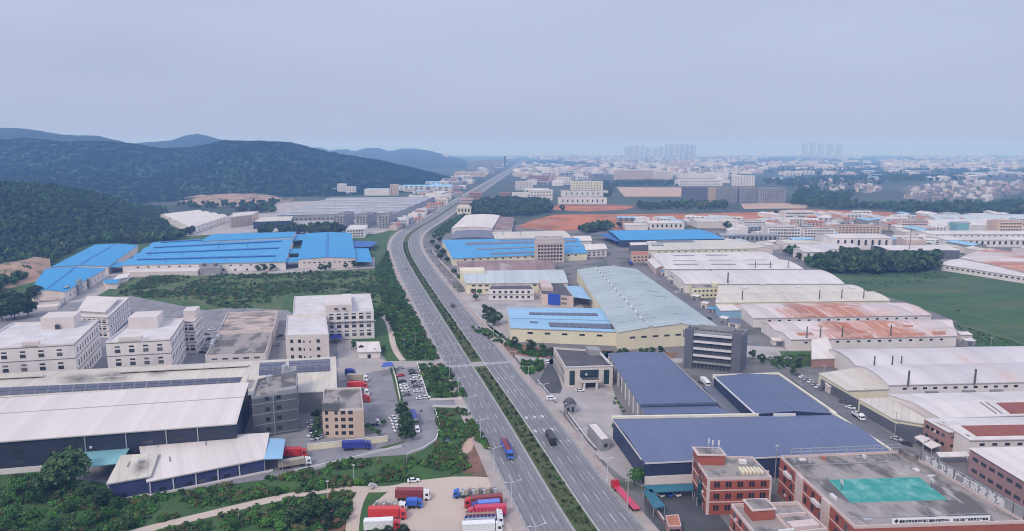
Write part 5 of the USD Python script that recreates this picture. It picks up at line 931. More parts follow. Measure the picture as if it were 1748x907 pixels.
while len(spots) < 290:
    u, v = rv.uniform(1375, 1790), rv.uniform(309, 346)
    mid = 327 + 6 * math.sin(u / 60); 
    if abs(v - mid) < 10 + 6 * math.sin(u / 37 + 1) + (4 if u > 1540 else -2) and rv.random() < (.35 if u < 1460 else 1): spots.append((u, v))
scatter(vp, spots, [x[2] for x in VIL], ['crowded village houses on the plain at the right'] * 4, lambda q: (q.uniform(9, 15), q.uniform(8, 12), q.uniform(6, 14)), 6)
FAR = [('white_wall', 'white_roof', 'gable', 'distant white factory roof on the hazy plain'), ('pale_wall', 'sky_blue_roof', 'gable', 'distant pale blue factory roof on the hazy plain'), ('pink_wall', 'roof_concrete', 'flat', 'distant pinkish block on the hazy plain'), ('mid_grey_wall', 'grey_roof', 'gable', 'distant grey factory roof on the hazy plain'), ('white_wall', 'roof_concrete_pale', 'flat', 'distant white block on the hazy plain')]
fp_ = [small('distant_factory' if k == 'gable' else 'distant_block', w_, r_, k, lb, 'factory' if k == 'gable' else 'building', 'distant buildings on the hazy plain') for w_, r_, k, lb in FAR]
rf = random.Random(8); spots = []
for cu, cv, su, sv, n in [(960, 292, 50, 8, 26), (1010, 283, 60, 5, 18), (1100, 284, 60, 4, 18), (1220, 290, 60, 6, 16), (1330, 303, 60, 5, 10), (1330, 283, 70, 3, 14), (1560, 283, 90, 4, 26), (1650, 290, 80, 4, 18), (1480, 297, 60, 4, 8), (1700, 278, 60, 3, 14), (1420, 276, 60, 2, 10), (845, 300, 20, 6, 10), (770, 322, 22, 6, 14), (735, 322, 14, 5, 8), (800, 312, 14, 6, 8), (925, 320, 20, 8, 8), (1210, 300, 60, 5, 10), (1600, 305, 80, 3, 8), (1120, 277, 120, 2, 18), (1580, 277, 130, 2, 24), (1000, 300, 40, 6, 14), (1180, 296, 60, 5, 12), (1700, 300, 40, 4, 8)]:
    for _ in range(n): spots.append((rf.gauss(cu, su), max(270, rf.gauss(cv, sv))))
scatter(fp_, [s_ for s_ in spots if not (abs(at(*s_)[0] - np.interp(at(*s_)[1], CL[:, 1], CL[:, 0])) < 45)], [x[3] for x in FAR], ['distant buildings on the hazy plain'] * 5, lambda q: (q.uniform(30, 95), q.uniform(20, 40), q.uniform(9, 20)), 9)
rn = random.Random(14); NE = [('white_wall', 'roof_concrete_pale', 'flat', 'small white workshop house'), ('pink_wall', 'terracotta', 'gable', 'small pinkish workshop house'), ('mid_grey_wall', 'grey_roof', 'gable', 'small grey workshop shed')]
np_ = [small('workshop_house', w_, r_, k, lb, 'house', 'mixed small workshops between the halls') for w_, r_, k, lb in NE]
scatter(np_, [(rn.uniform(1300, 1760), rn.uniform(380, 398)) for _ in range(46)] + [(rn.uniform(1240, 1330), rn.uniform(385, 410)) for _ in range(8)] + [(rn.uniform(690, 760), rn.uniform(322, 345)) for _ in range(18)] + [(688 + 105 * t - rn.uniform(4, 16), 392 - 60 * t) for t in np.linspace(0, 1, 26)], [x[3] for x in NE], ['mixed small workshops between the halls'] * 3, lambda q: (q.uniform(14, 30), q.uniform(10, 18), q.uniform(5, 13)), 15)

WH = [('white_wall', 'white_roof', 'white workshop hall in the right-hand estate'), ('white_wall', 'pale_steel_roof', 'pale grey workshop hall in the right-hand estate'), ('pale_wall', 'cream_roof', 'cream workshop hall in the right-hand estate'), ('mid_grey_wall', 'sky_blue_roof', 'light blue workshop hall in the right-hand estate')]
wp = [small('workshop_hall', w_, r_, 'gable', lb, 'factory', 'workshop halls of the crowded right-hand estate') for w_, r_, lb in WH]
rk = random.Random(41); spots = []
for (u0, u1, v0, v1, n) in [(1300, 1780, 368, 384, 70), (1240, 1420, 398, 432, 26), (1420, 1600, 398, 436, 26), (1600, 1790, 384, 400, 30), (1070, 1250, 372, 392, 14), (1500, 1790, 412, 440, 26)]:
    for _ in range(n * 4):
        u, v = rk.uniform(u0, u1), rk.uniform(v0, v1); p = at(u, v)
        if n and all(np.linalg.norm(p - c) > r + 16 for c, r, *_q in BUILT) and all(np.linalg.norm(p - at(*q)) > 30 for q in spots): spots.append((u, v)); n -= 1
scatter(wp, spots, [x[2] for x in WH], ['workshop halls of the crowded right-hand estate'] * 4, lambda q: (q.uniform(24, 44), q.uniform(15, 24), q.uniform(6, 10)), 42)

# ---------------------------------------------------------------- trees and plants
def leaf_cloud(n_clump, per, rx, ry, rz, cz, leaf, seed, shell=.75, up=0.0):
    r = np.random.default_rng(seed); V, Fc = [], []
    d = r.normal(size=(n_clump, 3)); d /= np.linalg.norm(d, axis=1, keepdims=True); c = d * (r.uniform(.25, 1, (n_clump, 1)) ** .5) * .78
    c = c * [rx, ry, rz] + [0, 0, cz]; rad = r.uniform(.28, .48, n_clump) * min(rx, rz)
    q = r.normal(size=(n_clump, per, 3)); q /= np.linalg.norm(q, axis=2, keepdims=True); q[..., 2] = np.where(q[..., 2] < -.3, -q[..., 2], q[..., 2])
    p = (c[:, None] + q * rad[:, None, None] * r.uniform(shell, 1.05, (n_clump, per, 1))).reshape(-1, 3)
    nrm = q.reshape(-1, 3) + r.normal(scale=.45 - .3 * min(up, 1), size=(len(p), 3)) + [0, 0, up]; nrm /= np.linalg.norm(nrm, axis=1, keepdims=True)
    a = np.cross(nrm, r.normal(size=nrm.shape)); a /= np.linalg.norm(a, axis=1, keepdims=True); b = np.cross(nrm, a)
    s = leaf * r.uniform(.6, 1.25, (len(p), 1))
    V = np.stack([p - a * s - b * s * .7, p + a * s - b * s * .6, p + a * s * .8 + b * s, p - a * s * .7 + b * s * .8], 1).reshape(-1, 3)
    return V, np.arange(len(V)).reshape(-1, 4)
def trunk(h, r0, seed, limbs=5, spread=2.0):
    r = random.Random(seed); mb = MB().tube((0, 0, -.3), (r.uniform(-.2, .2), r.uniform(-.2, .2), h), r0, r0 * .45, 8)
    for i in range(limbs):
        a = i * 2.4 + r.uniform(-.4, .4); z = h * r.uniform(.5, .95); mb.tube((0, 0, z), (math.cos(a) * spread, math.sin(a) * spread, z + spread * r.uniform(.7, 1.2)), r0 * .4, r0 * .12, 5)
    return mb
def tree_proto(name, label, leaf_m, rx, rz, cz, th, n, per, leaf, seed, loc, sc=1.0, group=None):
    x = thing(name, label, 'tree' if 'tree' in name else 'shrub', loc, 0.0, group, sc=sc)
    obj('trunk' if 'tree' in name else 'stem', trunk(th, .06 * th if 'tree' in name else .08, seed, 5, rx * .5), 'bark', x)
    obj('crown' if 'tree' in name else 'foliage', leaf_cloud(n, per, rx, rx, rz, cz, leaf, seed), leaf_m, x); return x
# unit trees about 10 m tall, copied with scale
big = tree_proto('broad_tree', 'large dark tree in front of the turquoise canopy', 'leaf_dark', 5.6, 4.3, 5.6, 4.5, 34, 60, .38, 1, (*at(112, 838), 0), 1.55)
T2 = tree_proto('leafy_tree', 'bright green leafy tree at the bottom left corner', 'leaf_light', 4.2, 3.2, 5.2, 4, 26, 50, .34, 2, (*at(62, 905), 0), .9)
T3 = tree_proto('leafy_tree', 'mid green tree on the slope left of the big dark tree', 'leaf_mid', 4.0, 3.4, 5.4, 4, 26, 50, .34, 3, (*at(30, 850), 0), .85)
T4 = tree_proto('round_tree', 'round clipped dark tree by the blue-roofed hall, leftmost of three', 'leaf_dark', 2.8, 2.9, 3.6, 2, 20, 46, .26, 4, (*at(878, 592), 0), 1.0)
dup(T4, 'round clipped dark tree by the blue-roofed hall, middle of three', (*at(905, 602), 0), 1, sc=1.25); dup(T4, 'round clipped dark tree by the blue-roofed hall, rightmost of three', (*at(926, 606), 0), 2, sc=1.1)
rt = random.Random(31)
def some(src, spots, label, group, s0, s1):
    for i, (u, v) in enumerate(sorted(spots)): dup(src, f'{label}, {nth(i)} from the left', (*at(u, v), 0), rt.uniform(0, 6.3), group, rt.uniform(s0, s1))
some(T3, [(8, 868), (-12, 840), (60, 862), (150, 905), (185, 890), (120, 880), (200, 872), (25, 890), (90, 912), (160, 862), (5, 912)], 'leafy tree in the thicket at the bottom left', 'trees of the thicket at the bottom left', .45, .8)
some(big, [(150, 850), (175, 868), (75, 845), (215, 905), (135, 900)], 'dark tree in the thicket at the bottom left', 'dark trees of the thicket at the bottom left', .45, .75)
some(big, [(4, 548), (26, 545), (48, 540), (-20, 540), (14, 530), (40, 527), (60, 515)], 'dark tree at the left edge beside the nearest blue hall', 'dark trees at the left edge', 1.2, 1.7)
some(T4, [(545, 888), (575, 880), (520, 898), (560, 905), (496, 900), (585, 893), (532, 880)], 'dense dark bush tree in the thicket between the paths', 'bush trees between the paths', .8, 1.25)
some(T2, [(432, 893), (455, 903), (480, 912), (400, 905)], 'light green tree in the thicket between the paths', 'light trees between the paths', .4, .55)
some(big, [(640, 926), (664, 924), (690, 922), (706, 930)], 'dark tree at the bottom edge in front of the white truck', 'trees in front of the white truck', .42, .5)
some(T4, [(683, 712), (691, 706), (686, 728), (696, 722), (694, 745), (703, 752), (686, 750), (700, 736)], 'dark tree on the planted island of the truck yard', 'trees on the yard island', .75, 1.0)
some(T4, [(541, 718), (542, 728), (543, 738), (540, 750)], 'small dark tree in the row beside the cream block', 'trees beside the cream block', .7, .85)
some(T3, [(745, 652), (757, 645), (738, 638), (768, 668), (752, 668), (764, 640)], 'bushy tree on the bank between car park and road', 'bushy trees on the road bank', .4, .6)
some(big, [(742, 408), (750, 414), (738, 418), (747, 428), (757, 436), (752, 444), (764, 448)], 'dark tree between the road bend and the blue solar hall', 'dark trees by the road bend', .6, .9)
some(T3, [(800, 486), (806, 500), (812, 514), (818, 505), (775, 470), (785, 480)], 'roadside tree beside the cream factory wall', 'roadside trees by the cream factory', .55, .8)
some(T4, [(832, 552), (842, 558), (850, 553), (838, 545), (828, 538)], 'dark tree in the clump by the cream factory yard', 'tree clump at the cream factory yard', 1.1, 1.5)
some(T4, [(1057, 610), (1066, 611), (1095, 609), (1103, 609), (1113, 606), (1128, 607)], 'dark clipped tree behind the first slate hall', 'clipped trees behind the slate hall', .7, 1.0)
some(T3, [(1090, 824), (1083, 830)], 'bright tree beside the front slate hall at the pavement', 'trees at the pavement by the slate hall', .65, .75)
some(T4, [(1330, 622), (1345, 628), (1352, 640), (1362, 628), (1285, 612), (1300, 622)], 'dark tree beside the lane bend near the charcoal office', 'trees by the lane bend', .7, 1.0)
some(T4, [(618, 605), (640, 608), (655, 600), (604, 596)], 'small tree round the white-roofed hut', 'trees round the hut', .6, .9)
some(T3, [(646, 745), (636, 740), (628, 735), (655, 727)], 'small tree in the bed beside the cream block', 'bed trees beside the cream block', .3, .4)
some(T4, [(1240, 392), (1246, 396), (960, 362), (1325, 372)], 'dark tree standing by the red earth', 'dark trees by the red earth', 1.8, 2.3)
some(T4, [(555, 463), (548, 464), (605, 458), (562, 461), (590, 459), (440, 463), (452, 464), (465, 463)], 'tree along the foot of the blue halls', 'trees at the foot of the blue halls', .9, 1.3)
# shrubs
S1 = None
for o in (-1.7, 1.7):
    n_ = 0
    for y in list(np.arange(196, 520, 6.2)) + list(np.arange(525, 900, 13)):
        if 366 < y < 386 or rt.random() < .12: continue
        q = (*on_road(y + rt.uniform(-1.5, 1.5), o + rt.uniform(-.7, .7)), .2); lb = f'dark shrub on the central reservation, {nth(n_)} from the bottom in its {"left" if o < 0 else "right"} row'; n_ += 1
        if S1 is None: S1 = tree_proto('shrub', lb, 'leaf_dark', 1.0, .8, .8, .6, 9, 26, .2, 6, q, 1.0, 'shrubs on the central reservation')
        else: dup(S1, lb, q, rt.uniform(0, 6), 'shrubs on the central reservation', rt.uniform(.6, 1.1))
S2 = tree_proto('clipped_shrub', 'bright clipped shrub at the far end of the slate hall wall', 'leaf_light', .9, .9, .9, .5, 9, 26, .2, 7, (*at(1049, 690), 0), 1.0, 'clipped shrubs along the slate halls')
some(S2, [(1046 + 4.6 * i, 675 + 7.2 * i) for i in range(1, 5)] + [(1047 + 5.0 * i, 730 + 8.5 * i) for i in range(11)] + [(1240 + 6 * i, 676 + 4 * i) for i in range(6)], 'bright clipped shrub along the wall of the slate halls', 'clipped shrubs along the slate halls', .8, 1.2)
# plant masses nobody could count
PROTO = '/World/plant_masses'
def mass(name, protos, pts, s0, s1, zs=None, kind='stuff', sz=1.0, seed=0):
    r = np.random.default_rng(seed); pi = UsdGeom.PointInstancer.Define(stage, prim_path('/World', name)); pp = str(pi.GetPath())
    ps = []
    for i, (mesh_, m_) in enumerate(protos):
        q = usdkit.mesh(stage, f'{pp}/clump_{i:03d}', mesh_, LOOK[m_]); q.CreateDoubleSidedAttr(True); ps.append(q.GetPath())
    pi.CreatePrototypesRel().SetTargets(ps); n = len(pts); z = np.zeros(n) if zs is None else zs
    pi.CreatePositionsAttr(Vt.Vec3fArray.FromNumpy(np.column_stack([pts, z]).astype(np.float32))); pi.CreateProtoIndicesAttr(Vt.IntArray.FromNumpy(r.integers(0, len(ps), n).astype(np.int32)))
    a = r.uniform(0, math.pi, n); pi.CreateOrientationsAttr(Vt.QuathArray([Gf.Quath(float(math.cos(x)), 0, 0, float(math.sin(x))) for x in a]))
    s = r.uniform(s0, s1, n); pi.CreateScalesAttr(Vt.Vec3fArray.FromNumpy(np.column_stack([s, s, s * sz * r.uniform(.8, 1.2, n)]).astype(np.float32)))
    tag(pi, None, None, None, kind); return pi
def inside(poly, n, seed, world=False, clump=0.0):
    from shapely import Polygon, contains_xy
    P = np.array(poly if world else px(poly)); r = np.random.default_rng(seed); out = []
    lo, hi = P.min(0), P.max(0); pg = Polygon(P).buffer(0)
    while sum(map(len, out)) < n:
        q = r.uniform(lo, hi, (n * 3, 2)); q = q[contains_xy(pg, q[:, 0], q[:, 1])]
        if clump: q = q[meshkit.fbm(np.column_stack([q / clump, np.zeros(len(q))]), 3, seed) > r.uniform(.35, .62, len(q))]
        out.append(q)
    return np.vstack(out)[:n]
bush = [(leaf_cloud(8, 22, 1.3, 1.3, 1.0, .6, .26, 50 + i), m_) for i, m_ in enumerate(('leaf_mid', 'leaf_dark', 'leaf_mid', 'leaf_olive', 'leaf_light', 'leaf_light', 'leaf_dry', 'leaf_mid'))]
dbush = [(leaf_cloud(8, 22, 1.3, 1.3, 1.0, .6, .28, 60 + i), m_) for i, m_ in enumerate(('leaf_dark', 'leaf_mid', 'leaf_dark', 'leaf_olive'))]
mass('undergrowth', bush, np.vstack([inside([(-20, 812), (100, 815), (180, 860), (330, 838), (484, 812), (585, 790), (700, 782), (745, 756), (790, 770), (800, 800), (770, 812), (690, 822), (600, 830), (430, 852), (240, 900), (-20, 930)], 2600, 1, clump=9),
    inside([(260, 912), (430, 868), (520, 850), (600, 842), (598, 870), (590, 925), (260, 925)], 700, 2, clump=7), inside([(712, 624), (757, 622), (800, 680), (735, 682)], 320, 3), inside([(742, 700), (796, 700), (836, 770), (800, 745), (770, 790), (742, 775), (750, 745)], 420, 4, clump=8)]), .5, 1.25, seed=1, sz=.9)
mass('undergrowth', [bush[0], bush[3], bush[2], bush[4], dbush[0], bush[6]], inside([(200, 505), (260, 468), (480, 468), (500, 462), (650, 466), (655, 540), (640, 545), (630, 500), (490, 502), (470, 525), (390, 528), (340, 515)], 2600, 17, clump=30), .6, 1.5, seed=13, sz=.7)
mass('undergrowth', [dbush[0], bush[0], bush[2], bush[3], bush[7], bush[4]], np.vstack([inside([(640, 462), (662, 430), (672, 470), (712, 545), (750, 614), (695, 614), (680, 590), (660, 540)], 1500, 5), inside([(735, 400), (765, 378), (800, 362), (770, 392), (752, 408)], 350, 6),
    inside([(200, 505), (260, 468), (480, 468), (500, 462), (650, 466), (655, 540), (640, 545), (630, 500), (490, 502), (470, 525), (390, 528), (340, 515)], 200, 7, clump=34), inside([(800, 562), (830, 558), (872, 588), (930, 600), (1050, 606), (1050, 612), (900, 610)], 160, 8), inside([(890, 622), (925, 618), (930, 630), (905, 640), (893, 640)], 90, 9)]), .7, 1.7, seed=2)
mass('undergrowth', bush, np.vstack([inside([(1400, 470), (1600, 465), (1620, 476), (1500, 490), (1440, 482)], 160, 10, clump=40), inside([(1600, 545), (1748, 590), (1740, 600), (1655, 582)], 160, 12), inside([(1300, 612), (1345, 606), (1400, 606), (1390, 625), (1330, 630)], 200, 11)]), .4, 1.0, seed=3, sz=.6)
crown = [(leaf_cloud(9, 12, 3.6, 3.6, 3.6, 4.6, 1.15, 70 + i), m_) for i, m_ in enumerate(('leaf_dark', 'leaf_dark', 'leaf_mid', 'leaf_olive'))]
dcrown = [(leaf_cloud(9, 12, 3.6, 3.6, 3.6, 4.6, 1.2, 80 + i), 'leaf_dark') for i in range(3)]
mass('woods', dcrown, np.vstack([inside([(1402, 466), (1410, 452), (1440, 446), (1560, 448), (1600, 452), (1600, 462), (1560, 468), (1480, 469)], 190, 20), inside([(800, 366), (812, 350), (850, 345), (880, 345), (930, 350), (945, 362), (900, 370), (870, 374), (830, 370)], 480, 21)]), 1.1, 1.9, seed=4)
mass('woods', crown, np.vstack([inside([(1365, 322), (1460, 330), (1440, 350), (1540, 352), (1700, 350), (1748, 344), (1760, 368), (1560, 364), (1400, 356), (1350, 350)], 900, 22, clump=60), inside([(1300, 308), (1500, 298), (1560, 306), (1480, 318), (1370, 320), (1310, 316)], 700, 23, clump=80), inside([(1030, 312), (1150, 310), (1160, 319), (1050, 319), (1040, 340), (1030, 340)], 220, 24), inside([(1500, 300), (1640, 302), (1650, 309), (1520, 312)], 380, 25), inside([(400, 360), (470, 355), (470, 364), (420, 366)], 60, 26), inside([(445, 398), (560, 392), (600, 398), (570, 402), (445, 402)], 120, 27), inside([(1090, 352), (1240, 350), (1240, 358), (1090, 360)], 160, 28), inside([(985, 395), (1040, 388), (1060, 390), (1000, 400)], 60, 29), inside([(1330, 430), (1430, 455), (1400, 470), (1360, 445)], 25, 30), inside([(1180, 286), (1700, 290), (1700, 300), (1250, 296)], 700, 31, clump=150), inside([(910, 276), (1100, 276), (1180, 282), (920, 290)], 700, 32, clump=200), inside([(900, 300), (900, 272), (1790, 272), (1790, 306), (1300, 308), (1290, 300)], 1800, 33, clump=260)]), .9, 1.6, seed=5)
def hill_points(V, n, seed, s0=0, s1=23):
    r = np.random.default_rng(seed); V = V[:, s0:s1]; a, b = V.shape[0] - 1, V.shape[1] - 1; i, j = r.integers(0, a, n * 2), r.integers(0, b, n * 2); x, y = r.random((n * 2, 1)), r.random((n * 2, 1))
    area = np.linalg.norm(np.cross(V[i + 1, j] - V[i, j], V[i, j + 1] - V[i, j]), axis=1); keep = r.random(n * 2) < area / np.quantile(area, .9)
    P = (1 - x) * (1 - y) * V[i, j] + x * (1 - y) * V[i + 1, j] + x * y * V[i + 1, j + 1] + (1 - x) * y * V[i, j + 1]; return P[keep][:n]
mass('woods', crown, np.vstack([inside([(-30, 440), (60, 412), (160, 409), (150, 418), (75, 460), (40, 480), (-30, 520)], 420, 40), inside([(160, 410), (280, 404), (340, 396), (300, 412), (235, 417), (165, 416)], 160, 41), inside([(-30, 395), (60, 398), (60, 420), (-30, 440)], 150, 43), inside([(480, 345), (300, 352), (330, 358), (400, 356), (470, 352)], 90, 42)]), .8, 1.3, seed=8)
P = hill_points(HA, 9000, 3, 1, 30); mass('woods', crown[:3], P[:, :2], .6, 1.15, zs=P[:, 2] - 1.2, seed=6)
hcrown = [(leaf_cloud(10, 20, 4.4, 4.4, 3.0, 3.2, 1.0, 90 + i, .9, 1.5), 'leaf_hill') for i in range(3)]
P = hill_points(HB, 42000, 4, 0, 28); mass('woods', hcrown, P[:, :2], .6, 1.25, zs=P[:, 2] - 2.0, seed=7, sz=.7)

med = [on_road(y, o) for y, o in zip(NR.uniform(190, 900, 1500), NR.uniform(-3.0, 3.0, 1500)) if not 366 < y < 386]
mass('undergrowth', [bush[3], bush[0], bush[3]], np.array(med), .22, .5, zs=np.full(len(med), .2), seed=9, sz=.7)
town = [(np.vstack(MB().box(-.5, -.5, 0, .5, .5, 1).v), np.vstack(MB().box(-.5, -.5, 0, .5, .5, 1).f))]
r_ = np.random.default_rng(77); TP = []
while len(TP) < 3600:
    u, v = r_.uniform(860, 1800), 262 + 40 * r_.random() ** 1.4
    if meshkit.noise(np.array([[u / 45, v / 5, 0]]), 4)[0] < .38 or (v > 290 and u > 1300) or abs(at(u, v)[0] - np.interp(at(u, v)[1], CL[:, 1], CL[:, 0])) < 60: continue
    TP.append(at(u, v))
pi = mass('distant_town', [(town[0], m_) for m_ in ('white_wall', 'pale_wall', 'pink_wall', 'mid_grey_wall', 'white_roof')], np.array(TP), 1, 1, seed=12)
sc_ = np.column_stack([r_.uniform(15, 70, len(TP)), r_.uniform(12, 30, len(TP)), r_.choice([8, 10, 14, 20, 28], len(TP), p=[.3, .3, .2, .15, .05])]); pi.GetScalesAttr().Set(Vt.Vec3fArray.FromNumpy(sc_.astype(np.float32)))

# ---------------------------------------------------------------- vehicles
def wheels(x, xs, y, r=.33, w=.24, name='wheel'):
    for a in xs:
        for sd in (-1, 1): obj(name, MB().tube((a, sd * y - w / 2, r), (a, sd * y + w / 2, r), r, r, 12), 'tyre', x)
def make_car(paint, label, loc, rz, group, van=False):
    x = thing('parked_van' if van else 'parked_car', label, 'van' if van else 'car', loc, rz, group)
    if van:
        prof = [(-2.4, .35), (2.3, .35), (2.4, .95), (1.5, 1.15), (.9, 1.85), (-2.35, 1.9), (-2.42, .9)]; sec = lambda z: .88 if z < 1.2 else .80
    else: prof = [(-2.2, .32), (2.15, .32), (2.25, .62), (2.05, .82), (1.0, .95), (-1.75, 1.0), (-2.2, .9), (-2.27, .6)]; sec = lambda z: .88 if z < .8 else .84
    mb = MB(); k = len(prof); L_, R_2 = [(a, sec(z), z) for a, z in prof], [(a, -sec(z), z) for a, z in prof]
    mb.hull(R_2, L_); obj('body', mb, 'paint_' + paint, x)
    if van:
        obj('windscreen', MB().hull([(1.52, -.72, 1.18), (1.56, -.72, 1.14), (1.56, .72, 1.14), (1.52, .72, 1.18)], [(.98, -.66, 1.80), (1.02, -.66, 1.84), (1.02, .66, 1.84), (.98, .66, 1.80)]), 'glass', x)
        for sd in (-1, 1): obj('side_window', MB().box(-1.9, sd * .84 - .02, 1.2, .8, sd * .84 + .02, 1.65), 'glass', x)
    else:
        obj('window_glass', MB().hull([(-1.75, -.76, .98), (1.05, -.76, .94), (1.05, .76, .94), (-1.75, .76, .98)], [(-1.1, -.60, 1.43), (.25, -.60, 1.43), (.25, .60, 1.43), (-1.1, .60, 1.43)]), 'glass', x)
        obj('roof', MB().hull([(-1.15, -.62, 1.425), (.30, -.62, 1.425), (.30, .62, 1.425), (-1.15, .62, 1.425)], [(-1.05, -.55, 1.475), (.2, -.55, 1.475), (.2, .55, 1.475), (-1.05, .55, 1.475)]), 'paint_' + paint, x)
    wheels(x, (-1.4, 1.4), .80)
    for sd in (-1, 1): obj('headlight', MB().box(2.15 if not van else 2.3, sd * .6 - .2, .6, 2.27 if not van else 2.43, sd * .6 + .2, .75), 'lamp_grey', x)
    return x.GetPrim() if hasattr(x, 'GetPrim') else x
CARS = {}
def car(u, v, ang, paint, label, van=False, group=None):
    loc = (*at(u, v), .08); rz = math.radians(ang)
    if (paint, van) in CARS: return dup(CARS[paint, van], label, loc, rz, group)
    CARS[paint, van] = make_car(paint, label, loc, rz, group, van)
RDH = math.degrees(heading(330))
for i, (u, v, p) in enumerate([(682.5, 630, 'silver'), (683.6, 643, 'red'), (686, 653, 'black'), (688.7, 659.5, 'white'), (690, 664, 'white'), (692, 669, 'white'), (693.8, 676, 'grey')]):
    car(u, v, RDH + 92, p, f'{p} car, {nth(i)} from the far end of the car park row beside the cream wall')
for i, (u, v, p) in enumerate([(703, 634, 'grey'), (705, 639, 'black'), (706.5, 644, 'silver'), (707.5, 649, 'white'), (709, 654, 'black'), (711, 661, 'grey'), (713, 669.5, 'white'), (718, 681.5, 'white')]):
    car(u, v, RDH - 88, p, f'{p} car, {nth(i)} from the far end of the inner car park row')
for i, (u, v, p) in enumerate([(711, 644, 'white'), (713, 650, 'white'), (715, 657, 'silver'), (722, 669, 'white'), (727, 680.5, 'white')]):
    car(u, v, RDH - 88, p, f'{p} car, {nth(i)} from the far end of the car park row by the white wall')
for i, (u, v) in enumerate([(672.6, 715), (675.5, 719.5), (677.5, 725), (679, 730.5), (681.5, 736.5)]): car(u, v, RDH - 70, 'white', f'white car, {nth(i)} from the far end of the line beside the yard trees')
for i, (u, v, p) in enumerate([(533, 723, 'white'), (533.5, 730, 'silver'), (536, 737, 'black'), (541, 742, 'white'), (533, 744, 'white'), (546, 748, 'white'), (536, 750, 'silver')]): car(u, v, 15 + 11 * i, p, f'{p} car, {nth(i)} from the far end of the cluster between grey and cream blocks')
for i, (u, v, p) in enumerate([(352, 572, 'grey'), (357, 580, 'black'), (349, 588, 'white'), (354, 596, 'silver'), (346, 603, 'black'), (361, 564, 'white'), (478, 575, 'black'), (474, 590, 'grey')]): car(u, v, 20 + 37 * i, p, f'{p} car by the low sheds, ' + ('nearest the dormitory end', 'second from the hill', 'middle left', 'beside the tank shed', 'nearest the cream hall', 'farthest back', 'right of the sheds, farther one', 'right of the sheds, nearer one')[i])
car(710, 725, RDH + 180, 'white', 'white van behind the navy truck on the curved yard road', True); car(712.5, 737, RDH + 180, 'white', 'white van nearest the bend of the curved yard road', True)
car(706, 823, 14, 'white', 'white saloon car parked on the verge above the truck lot')
car(941, 683, 4, 'white', 'white van turning out of the marble office gate', True); car(990, 668.5, 5, 'white', 'white car parked under the marble office front'); car(934, 620, 100, 'white', 'white car beside the garden plot near the marble office')
car(1125, 846, 118, 'white', 'white car under the carport, left of three'); car(1140, 845.5, 116, 'blue', 'blue car under the carport, middle of three'); car(1153, 845, 116, 'white', 'white car in the brick courtyard, right of three')
for i, (u, v, p) in enumerate([(1361, 641, 'grey'), (1369, 645, 'white'), (1376, 649, 'silver'), (1383, 653, 'white'), (1389, 657.5, 'silver'), (1396, 662, 'white'), (1403, 666, 'grey')]): car(u, v, 42, p, f'{p} car, {nth(i)} from the far end of the parked row on the lane')
for i, (u, v, p, a) in enumerate([(1440, 688, 'grey', -40), (1452, 698, 'white', -44), (1463, 708, 'white', -40), (1530, 752, 'silver', -46), (1548, 760, 'black', -46), (1570, 790, 'grey', -44), (1196, 652, 'black', 60), (1200, 668, 'grey', 60), (1130, 452, 'red', 130), (1104, 450, 'white', 130), (1155, 500, 'white', 130), (1210, 545, 'black', 130), (1345, 614, 'silver', 10), (1366, 615, 'black', 10)]):
    car(u, v, a, p, f'{p} car on the grey lane between the halls, {nth(i)} of those listed along it' if False else f'{p} car standing ' + ['by the first cream canopy of the lane', 'by the lane canopies, upper of two', 'by the lane canopies, lower of two', 'past the slate hall corner on the lane', 'past the slate hall corner, farther down the lane', 'beside the lettered fence in the lane', 'in the alley behind the first slate hall', 'in the alley, nearer one', 'at the far end of the lane by the blue hall', 'at the lane head near the cream solar hall', 'in the lane before the white gable end', 'in the lane beside the teal hall end', 'at the side road by the long white hall', 'at the side road nearest the brick house'][i], group=None)
def rcar(y, off, p, label, flip, van=False):
    q = on_road(y, off); loc = (*q, .12); rz = heading(y) + (math.pi if flip else 0)
    if (p, van) in CARS: return dup(CARS[p, van], label, loc, rz)
    CARS[p, van] = make_car(p, label, loc, rz, None, van)
for y, off, p, lab, fl in [(690, -9, 'grey', 'grey car coming down the left carriageway below the bend', True), (880, -8, 'white', 'white car on the left carriageway at the bend', True), (1010, -6, 'white', 'white car leaving the bend on the left carriageway', True), (1180, 9, 'grey', 'grey car on the right carriageway beyond the bend', False), (1320, -9, 'silver', 'silver car on the left carriageway beyond the bend', True), (1500, 8, 'black', 'black car far up the right carriageway', False), (1600, -7, 'white', 'white car far up the left carriageway', True)] + [(y_, o_, p_, f'{p_} car on the far straight of the dual carriageway, {nth(i_)} beyond the bend', o_ < 0) for i_, (y_, o_, p_) in enumerate([(1250, -12, 'black'), (1400, 12, 'white'), (1450, -6, 'grey'), (1560, 6, 'silver'), (1700, 10, 'white'), (1820, -10, 'white'), (1950, 7, 'black'), (2100, -6, 'silver'), (2300, 11, 'white'), (2500, -11, 'white')])]: rcar(y, off, p, lab, fl)

